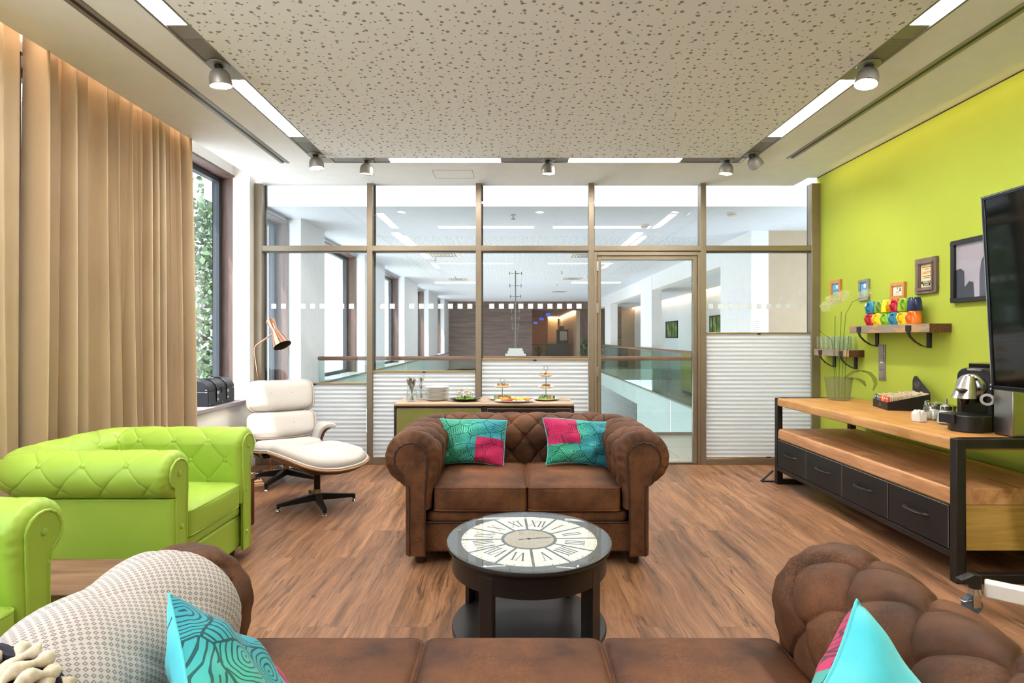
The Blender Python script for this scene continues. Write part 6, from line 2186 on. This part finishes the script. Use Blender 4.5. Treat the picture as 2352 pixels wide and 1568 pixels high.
# coffee machine
def coffee_machine():
    g = thing('coffee_machine', 'black capsule coffee machine with a domed steel brewing head', 'coffee machine', (2.70, 3.24, Z), math.radians(26))
    # local front faces -x (turned a little towards the camera)
    W = 0.088
    bl = MAT['gloss_black']; mb_ = MAT['matte_black']
    M = Matrix(((0, 0, 1, 0), (1, 0, 0, 0), (0, 1, 0, 0), (0, 0, 0, 1)))
    prof = [(-W, 0), (W, 0), (W, 0.31)] + [(W - 0.05 + 0.05 * math.cos(t), 0.31 + 0.05 * math.sin(t)) for t in np.linspace(0, PI / 2, 7)] + [(-W + 0.05 + 0.05 * math.cos(t), 0.31 + 0.05 * math.sin(t)) for t in np.linspace(PI / 2, PI, 7)]
    MB().prism(prof, -0.02, 0.06, M).build('front_body', mb_, g, bevel=0.005)
    MB().box(0.06, -W * 0.98, 0, 0.27, W * 0.98, 0.352).build('rear_body', mb_, g, bevel=0.006)
    MB().box(0.07, -W * 0.8, 0.352, 0.25, W * 0.8, 0.385).build('cup_warmer', bl, g, bevel=0.004)
    # drip tray, rounded front
    pts = [(-0.02, -W), (-0.02, W), (-0.12, W)] + [(-0.12 - 0.06 * math.cos(t), 0.075 * math.sin(t)) for t in np.linspace(PI / 2 - 0.3, -PI / 2 + 0.3, 9)] + [(-0.12, -W)]
    MB().prism(pts, 0.0, 0.095).build('drip_tray', mb_, g, bevel=0.006)
    MB().prism([(x * 0.97, y * 0.92) for x, y in pts], 0.0955, 0.099).build('drip_grid', MAT['drawer'], g)
    MB().box(-0.19, 0.02, 0.045, -0.12, W + 0.012, 0.10).build('tray_catch', mb_, g, bevel=0.004)
    MB().box(-0.024, -W * 0.72, 0.10, -0.019, W * 0.72, 0.20).build('capsule_bin', bl, g, bevel=0.003)
    # round steel head
    H = Matrix.Translation((-0.02, 0.01, 0.255)) @ Vector((-1, 0, 0)).to_track_quat('Z', 'Y').to_matrix().to_4x4()
    h = MB().lathe([(0, 0.045), (0.045, 0.045), (0.064, 0.038), (0.073, 0.022), (0.075, 0.0), (0, 0.0)], M=H, n=48).build('brew_head', MAT['satin'], g, angle=50)
    n_ = MB()
    P = np.zeros((9, 20, 3))
    for i in range(9):
        f = i / 8
        for k in range(20):
            t = PI * (k / 19) - PI / 2
            r = 0.030 + 0.032 * f
            P[i, k] = (-0.06 - 0.055 * math.cos(t) * (0.5 + 0.5 * f) - 0.05 * f, 0.01 + r * math.sin(t), 0.315 - 0.125 * f)
    n_.grid(P)
    # close underside
    n_.f.append([8 * 20 + k for k in range(20)]); n_.mi.append(0)
    n_.build('spout_hood', MAT['satin'], g, angle=70)
    MB().ell((-0.135, 0.01, 0.238), (0.030, 0.030, 0.009), 18, 8).build('capsule_slot', MAT['gloss_black'], g)
    MB().cyl((-0.105, 0.01, 0.155), (-0.105, 0.01, 0.195), 0.018, 0.028, 16).build('coffee_outlet', bl, g)
    for t in (0.9, 1.45, 2.0, -0.2):
        MB().ell((-0.063, 0.01 - 0.056 * math.cos(t), 0.255 + 0.056 * math.sin(t)), (0.005, 0.010, 0.010), 12, 8).build('control_button', MAT['gloss_black'], g)
    MB().lathe([(0.020, 0.0), (0.034, 0.0), (0.034, 0.016), (0.020, 0.016)], M=Matrix.Translation((-0.03, -0.066, 0.185)) @ Vector((-1, -0.5, 0)).to_track_quat('Z', 'Y').to_matrix().to_4x4(), n=24, close=True).build('lever_ring', MAT['chrome'], g)
    for z in (0.245, 0.27): MB().ell((-0.021, -0.079, z), (0.002, 0.004, 0.005), 10, 6).build('indicator', MAT['paper'], g)
    text_mesh('NESPRESSO', 0.014, 'lettering', MAT['paper'], g, M=onto_right_wall(-0.0205, 0.0, 0.350))
    return g


coffee_machine()
g = thing('steel_cabinet', 'brushed steel fronted appliance on the media table under the television', 'appliance', (2.855, 3.06, Z))
MB().box(-0.17, -0.075, 0.006, 0.20, 0.045, 0.30).build('case', MAT['satin'], g, bevel=0.004)
MB().box(-0.165, -0.07, 0, 0.195, 0.04, 0.006).build('feet_plate', MAT['dark'], g)

# ------------------------------------------------------------------ television on a wheeled stand
g = thing('television', 'large flat black television cut by the picture edge, tipped a little forward', 'television', (2.485, 2.02, 1.53))
g.rotation_euler = (0, math.radians(-3.2), math.radians(0))
hw, hh = 0.885, 0.50
MB().box(0.0, -hw, -hh, 0.035, hw, hh).build('back_shell', MAT['tv_rim'], g, bevel=0.006)
f = MB()
f.box(-0.012, -hw, -hh, 0.0, hw, -hh + 0.022).box(-0.012, -hw, hh - 0.016, 0.0, hw, hh).box(-0.012, -hw, -hh, 0.0, -hw + 0.016, hh).box(-0.012, hw - 0.016, -hh, 0, hw, hh)
f.build('bezel', MAT['tv_rim'], g, bevel=0.003)
MB().box(-0.006, -hw + 0.016, -hh + 0.022, 0.002, hw - 0.016, hh - 0.016).build('screen', MAT['tv'], g)
f = MB()
f.box(-0.013, hw - 0.004, -hh, -0.011, hw, hh).box(-0.013, -hw, -hh, -0.011, hw, -hh + 0.003).box(-0.013, -hw, hh - 0.003, -0.011, hw, hh)
f.build('edge_trim', MAT['chrome'], g)

g = thing('television_stand', 'wheeled television stand with white aluminium foot rail and black castor arms', 'stand', (2.52, 2.02, 0))
MB().box(0.03, -0.30, 0.15, 0.08, -0.22, 1.75).box(0.03, 0.22, 0.15, 0.08, 0.30, 1.75).build('uprights', MAT['alu'], g, bevel=0.004)
MB().box(0.03, -0.3, 1.45, 0.08, 0.3, 1.6).build('mount_bracket', MAT['matte_black'], g)
rail = MB()
rail.M = Matrix.Rotation(math.radians(0), 4, 'Z')
M = Matrix.Translation((-0.28, 0.62, 0)) @ Matrix.Rotation(math.radians(-38), 4, 'Z')
MB().box(0.0, -0.03, 0.075, 1.0, 0.03, 0.150, M).build('foot_rail', MAT['porcelain'], g, bevel=0.008)
M = Matrix.Translation((-0.36, 0.60, 0))
MB().prism([(-0.06, 0.165), (0.00, 0.19), (0.035, 0.185), (0.035, 0.118), (0.005, 0.118), (-0.03, 0.145), (-0.06, 0.145)], -0.02, 0.02, M @ Matrix(((1, 0, 0, 0), (0, 0, 1, 0), (0, 1, 0, 0), (0, 0, 0, 1)))).build('castor_arm', MAT['matte_black'], g, bevel=0.004)
for (x, y) in ((-0.345, 0.60), (-0.3, -0.75)):
    c = MB().cyl((x, y, 0.092), (x, y, 0.122), 0.026, 0.022, 20).build('castor', MAT['chrome'], g)
    q = MB()
    for s in (-1, 1): q.box(x - 0.020, y + s * 0.019 - 0.002, 0.036, x + 0.018, y + s * 0.019 + 0.002, 0.094)
    q.build('fork', MAT['chrome'], c, bevel=0.003)
    MB().lathe([(0.010, -0.014), (0.041, -0.014), (0.044, -0.009), (0.044, 0.009), (0.041, 0.014), (0.010, 0.014)], M=Matrix.Translation((x - 0.012, y, 0.044)) @ Matrix.Rotation(PI / 2, 4, 'X'), n=32, close=True).build('wheel', MAT['rubber'], c)
    MB().cyl((x - 0.012, y - 0.023, 0.044), (x - 0.012, y + 0.023, 0.044), 0.011, n=14).build('axle', MAT['chrome'], c)
    MB().box(x - 0.065, y - 0.016, 0.070, x - 0.01, y + 0.016, 0.078, Matrix.Translation((x, y, 0.08)) @ Matrix.Rotation(math.radians(-12), 4, 'Y') @ Matrix.Translation((-x, -y, -0.08))).build('brake_pedal', MAT['chrome'], c, bevel=0.003)

# ------------------------------------------------------------------ shelves on the lime wall
def wall_shelf(label, y0, y1, z0, z1, x0, brackets):
    g = thing('wall_shelf', label, 'shelf', (XR, (y0 + y1) / 2, z0), 0, 'reclaimed wood wall shelves')
    h = (y1 - y0) / 2; H = z1 - z0; d = XR - x0
    MB().box(-d, -h + 0.003, 0, 0, h, H).build('plank', MAT['old_plank'], g, bevel=0.003)
    MB().box(-d + 0.001, -h, 0.001, -0.001, -h + 0.003, H - 0.001).build('sawn_end', MAT['plank_end'], g)
    for yb in brackets:
        y = yb - (y0 + y1) / 2
        q = MB()
        q.box(-0.010, y - 0.02, -0.115, 0.0, y + 0.02, 0.0)
        pts = [(-d - 0.003, H * 0.75), (-d - 0.003, 0.0), (-d + 0.01, -0.03), (-d + 0.05, -0.07), (-d + 0.10, -0.10), (-0.005, -0.112)]
        for (xa, za), (xb, zb) in zip(pts[:-1], pts[1:]):
            a = Vector((xa, 0, za)); b = Vector((xb, 0, zb)); n = (b - a).cross(Vector((0, 1, 0))).normalized() * 0.002
            w = Vector((0, 0.019 if za > 0 else 0.014, 0)); yv = Vector((0, y, 0))
            q.add([a - w - n + yv, a + w - n + yv, a + w + n + yv, a - w + n + yv, b - w - n + yv, b + w - n + yv, b + w + n + yv, b - w + n + yv], [(0, 1, 2, 3), (4, 7, 6, 5), (0, 4, 5, 1), (1, 5, 6, 2), (2, 6, 7, 3), (3, 7, 4, 0)])
        q.box(-d - 0.006, y - 0.028, H * 0.15, -d - 0.001, y + 0.028, H * 0.85)
        q.build('bracket', MAT['iron'], g)
    return g


wall_shelf('longer worn plank shelf carrying the coloured mugs', 3.99, 4.94, 1.338, 1.402, 2.99, (4.20, 4.80))
wall_shelf('shorter worn plank shelf carrying the drinking glasses', 4.98, 5.56, 1.125, 1.187, 3.01, (5.10, 5.44))


def mug(label, x, y, z, mt, ang, tilt=0.0):
    g = thing('mug', label, 'mug', (x, y, z), ang, 'coloured mugs on the wall shelf')
    g.rotation_euler = (0, tilt, ang)
    H = 0.102; r = 0.047
    # upside down: rim at the bottom
    MB().lathe([(r, 0.0), (r + 0.001, 0.003), (r * 1.02, 0.03), (r * 0.98, 0.07), (r * 0.80, H - 0.006), (r * 0.74, H), (0, H), (0, H - 0.006), (r * 0.72, H - 0.008), (r * 0.9, 0.07), (r * 0.94, 0.002)], n=32).build('cup', MAT[mt], g, angle=50)
    MB().tube([(-r * 0.92, 0, 0.085), (-r * 1.45, 0, 0.080), (-r * 1.75, 0, 0.055), (-r * 1.5, 0, 0.028), (-r * 0.98, 0, 0.018)], [0.008, 0.0075, 0.007, 0.0075, 0.008], 8, flat=1.2).build('handle', MAT[mt], g)


ys = [4.72, 4.622, 4.524, 4.426, 4.328, 4.23]
low = [('red', 'red'), ('yellowc', 'yellow'), ('limec', 'lime green'), ('bluec', 'blue'), ('yellowc', 'yellow'), ('orange', 'orange')]
top = [('bluec', 'blue'), ('dgreen', 'moss green'), ('yellowc', 'yellow'), ('red', 'red'), ('limec', 'lime green'), ('navy', 'navy')]
words_low = ['upside down red mug at the far end of the lower row', 'upside down yellow mug in the lower row under the moss green one', 'upside down lime green mug in the lower row', 'upside down blue mug in the lower row under the red one', 'upside down yellow mug in the lower row beside the orange one', 'upside down orange mug under the navy one']
words_top = ['blue mug balanced at the far end of the upper row', 'moss green mug balanced in the upper row', 'yellow mug balanced in the upper row', 'red mug balanced in the upper row beside the lime green one', 'lime green mug balanced in the upper row beside the navy one', 'navy mug balanced on the orange one at the near end']
for k in range(6):
    mug(words_low[k], 3.055, ys[k], 1.402, low[k][0], math.radians(15))
    mug(words_top[k], 3.055 + 0.006 * (k % 2), ys[k] + 0.004, 1.5045, top[k][0], math.radians(20 + 14 * (k % 3)), math.radians(0))
# drinking glasses, two rows
gi = 0
proto = None
for row in range(2):
    for k in range(6):
        y = 5.52 - k * 0.085; x = 3.052 + row * 0.062
        y = max(y, 5.03)
        lab = ('drinking glass in the front row on the shorter shelf' if row == 0 else 'drinking glass in the wall row on the shorter shelf')
        o = MB().lathe([(0, 0.0), (0.024, 0.0), (0.026, 0.003), (0.031, 0.125), (0.0295, 0.125), (0.0245, 0.008), (0, 0.008)], n=24).build('glass_tumbler', MAT['tumbler'], None)
        o.location = (x - 0.002, y, 1.187)
        tag(o, ['nearest', 'second', 'third', 'fourth', 'fifth', 'furthest'][5 - k] + ' ' + lab, 'glass', 'drinking glasses on the shorter shelf')

# ------------------------------------------------------------------ pictures on the lime wall
def picture(label, y0, y1, z0, z1, bw, fm, build_print, d=0.022):
    g = thing('picture_frame', label, 'picture', (XR, (y0 + y1) / 2, (z0 + z1) / 2), 0, 'pictures on the lime wall')
    hy, hz = (y1 - y0) / 2, (z1 - z0) / 2
    f = MB().box(-d, -hy, -hz, 0, hy, -hz + bw).box(-d, -hy, hz - bw, 0, hy, hz).box(-d, -hy, -hz + bw, 0, -hy + bw, hz - bw).box(-d, hy - bw, -hz + bw, 0, hy, hz - bw)
    f.build('frame', fm, g, bevel=0.003)
    build_print(g, hy - bw, hz - bw)
    return g


def flat(g, name, mat, y0, z0, y1, z1, x=-0.008, th=0.001):
    return MB().box(x - th, y0, z0, x, y1, z1).build(name, mat, g)


SKYB = plain('print_sky', '#58a8d8', 0.6, var=0.12, vscale=25)
PGREEN = plain('print_meadow', '#5d8f5a', 0.6, var=0.25, vscale=40)
CREAMP = plain('print_cream', '#e3d8c6', 0.6, var=0.03)
YELP = plain('print_buff', '#e0cf9a', 0.6, var=0.05)
ORNP = plain('print_amber', '#c9882e', 0.6, var=0)
DUSK = plain('print_dusk', '#b9aab4', 0.2, var=0.08, vscale=3)
TOWER = plain('print_tower', '#55505f', 0.25, var=0.1, vscale=6)
SKYLN = plain('print_skyline', '#35313a', 0.25, var=0.15, vscale=8)


def pr1(g, hy, hz):
    flat(g, 'print', SKYB, -hy, -hz, hy, hz)
    flat(g, 'print_ground', PGREEN, -hy, -hz, hy, -hz * 0.35, -0.0092)
    MB().ell((-0.0105, -hy * 0.3, hz * 0.45), (0.001, hy * 0.3, hy * 0.34), 14, 8).build('print_moon', MAT['paper'], g)
    q = MB()
    for k in range(7): q.ell((-0.0108, -hy * 0.7 + k * hy * 0.22, -hz * 0.12 + 0.006 * (k % 3)), (0.0008, 0.005, 0.006), 8, 6)
    q.build('print_figures', TOWER, g)


def pr2(g, hy, hz):
    flat(g, 'print', SKYB, -hy, -hz, hy, hz)
    MB().ell((-0.0105, -hy * 0.2, hz * 0.5), (0.001, hy * 0.38, hy * 0.42), 14, 8).build('print_moon', MAT['paper'], g)
    q = MB()
    for k in range(8): q.box(-0.0102, -hy * 0.9 + k * hy * 0.23, -hz, -0.0095, -hy * 0.9 + k * hy * 0.23 + 0.004, -hz * 0.2 + 0.02 * math.sin(k * 2))
    q.build('print_reeds', TOWER, g)


def pr3(g, hy, hz):
    flat(g, 'print', CREAMP, -hy, -hz, hy, hz)
    text_mesh('A', 0.05, 'print_letter', MAT['ink'], g, M=onto_right_wall(-0.0095, -hy * 0.38, 0.004))
    q = MB().box(-0.0098, hy * 0.10, 0.012, -0.0093, hy * 0.2, 0.028).box(-0.0098, -hy * 0.05, -0.014, -0.0093, hy * 0.45, -0.010)
    for k in range(5): q.box(-0.0098, hy * 0.6 - k * hy * 0.28, -0.030, -0.0093, hy * 0.6 - k * hy * 0.28 - hy * 0.18, -0.027)
    q.build('print_marks', TOWER, g)


def pr4(g, hy, hz):
    flat(g, 'print', YELP, -hy, -hz, hy, hz)
    text_mesh('HAPPY', 0.029, 'print_title', ORNP, g, M=onto_right_wall(-0.0095, 0, hz * 0.26))
    text_mesh('GORILLA', 0.0185, 'print_name', MAT['paper'], g, M=onto_right_wall(-0.0112, 0, -hz * 0.56))
    text_mesh('DAYS', 0.018, 'print_name', MAT['paper'], g, M=onto_right_wall(-0.0112, 0, -hz * 0.76))
    MB().box(-0.0105, -hy * 0.92, -hz * 0.68, -0.0095, hy * 0.92, -hz * 0.45).box(-0.0105, -hy * 0.6, -hz * 0.86, -0.0095, hy * 0.6, -hz * 0.68).build('print_plate', MAT['ink'], g)
    q = MB()
    for z, w in ((0.72, 0.8), (0.55, 0.35), (-0.05, 0.7), (-0.2, 0.5)): q.box(-0.0098, -hy * w, hz * z, -0.0093, hy * w, hz * z + 0.006)
    q.build('print_lines', MAT['crate'], g)
    # second step of the moulding
    bw = 0.02
    f = MB().box(-0.030, -hy - bw, -hz - bw - 0.005, -0.022, hy + bw, -hz - 0.004).box(-0.030, -hy - bw, hz + 0.004, -0.022, hy + bw, hz + bw)
    f.box(-0.030, -hy - bw, -hz, -0.022, -hy - 0.004, hz).box(-0.030, hy + 0.004, -hz, -0.022, hy + bw, hz)
    f.build('inner_moulding', MAT['grey_frame'], g, bevel=0.003)


def pr5(g, hy, hz):
    flat(g, 'print', DUSK, -hy, -hz, hy, hz)
    M = Matrix(((0, 0, 1, 0), (-1, 0, 0, 0), (0, 1, 0, 0), (0, 0, 0, 1)))
    # a tall stepped tower with a needle (flat print)
    def lay(poly, mat, x, nm): MB().prism([(p * hy, q * hz) for p, q in poly], x, x + 0.0005, M).build(nm, mat, g)
    lay([(-0.22, -1), (-0.22, -0.2), (-0.17, 0.25), (-0.1, 0.4), (-0.035, 0.5), (-0.008, 0.86), (0.008, 0.86), (0.035, 0.5), (0.1, 0.4), (0.17, 0.25), (0.22, -0.2), (0.22, -1)], TOWER, -0.0098, 'print_tower')
    lay([(-1, -1), (-1, 0.05), (-0.84, 0.1), (-0.72, -0.02), (-0.70, -0.6), (-0.55, -0.4), (-0.42, -0.45), (-0.38, -1)], SKYLN, -0.0103, 'print_skyline')
    lay([(0.34, -1), (0.38, -0.5), (0.6, -0.45), (0.7, 0.3), (1, 0.35), (1, -1)], SKYLN, -0.0103, 'print_skyline')
    MB().box(-0.016, -hy, -hz, -0.0145, hy, hz).build('glazing', MAT['winglass'], g)


picture('small honey framed picture of a blue sky and moon, nearest the glass partition', 5.315, 5.49, 1.655, 1.86, 0.03, MAT['tan_frame'], pr1)
picture('small pewter framed picture of a blue sky and white moon', 4.90, 5.04, 1.63, 1.82, 0.022, MAT['silver_frame'], pr2)
picture('small landscape picture in a honey frame with a black letter A', 4.446, 4.615, 1.615, 1.75, 0.024, MAT['tan_frame'], pr3)
picture('broad weathered wood frame with a yellow word print', 4.11, 4.326, 1.633, 1.905, 0.048, MAT['grey_frame'], pr4)
picture('black framed photograph of a tall tower at dusk, partly behind the television', 3.40, 3.97, 1.545, 1.985, 0.03, MAT['matte_black'], pr5, 0.028)

# switch strip
g = thing('switch_strip', 'tall grey strip of switches and sockets under the mug shelf', 'switch', (XR, 4.735, 1.09))
MB().box(-0.010, -0.042, -0.152, 0, 0.042, 0.152).build('plate', MAT['switch'], g, bevel=0.003)
for k in range(4):
    z = 0.112 - k * 0.0745
    MB().box(-0.017, -0.030, z - 0.028, -0.010, 0.030, z + 0.028).build('rocker', MAT['switch'], g, bevel=0.004)
    if k < 2: MB().ell((-0.0175, 0, z), (0.001, 0.003, 0.003), 8, 6).build('indicator', MAT['dark'], g)
MB().box(-0.0115, -0.020, -0.002 - 0.004, -0.010, 0.020, 0.006).build('paper_label', MAT['paper'], g)
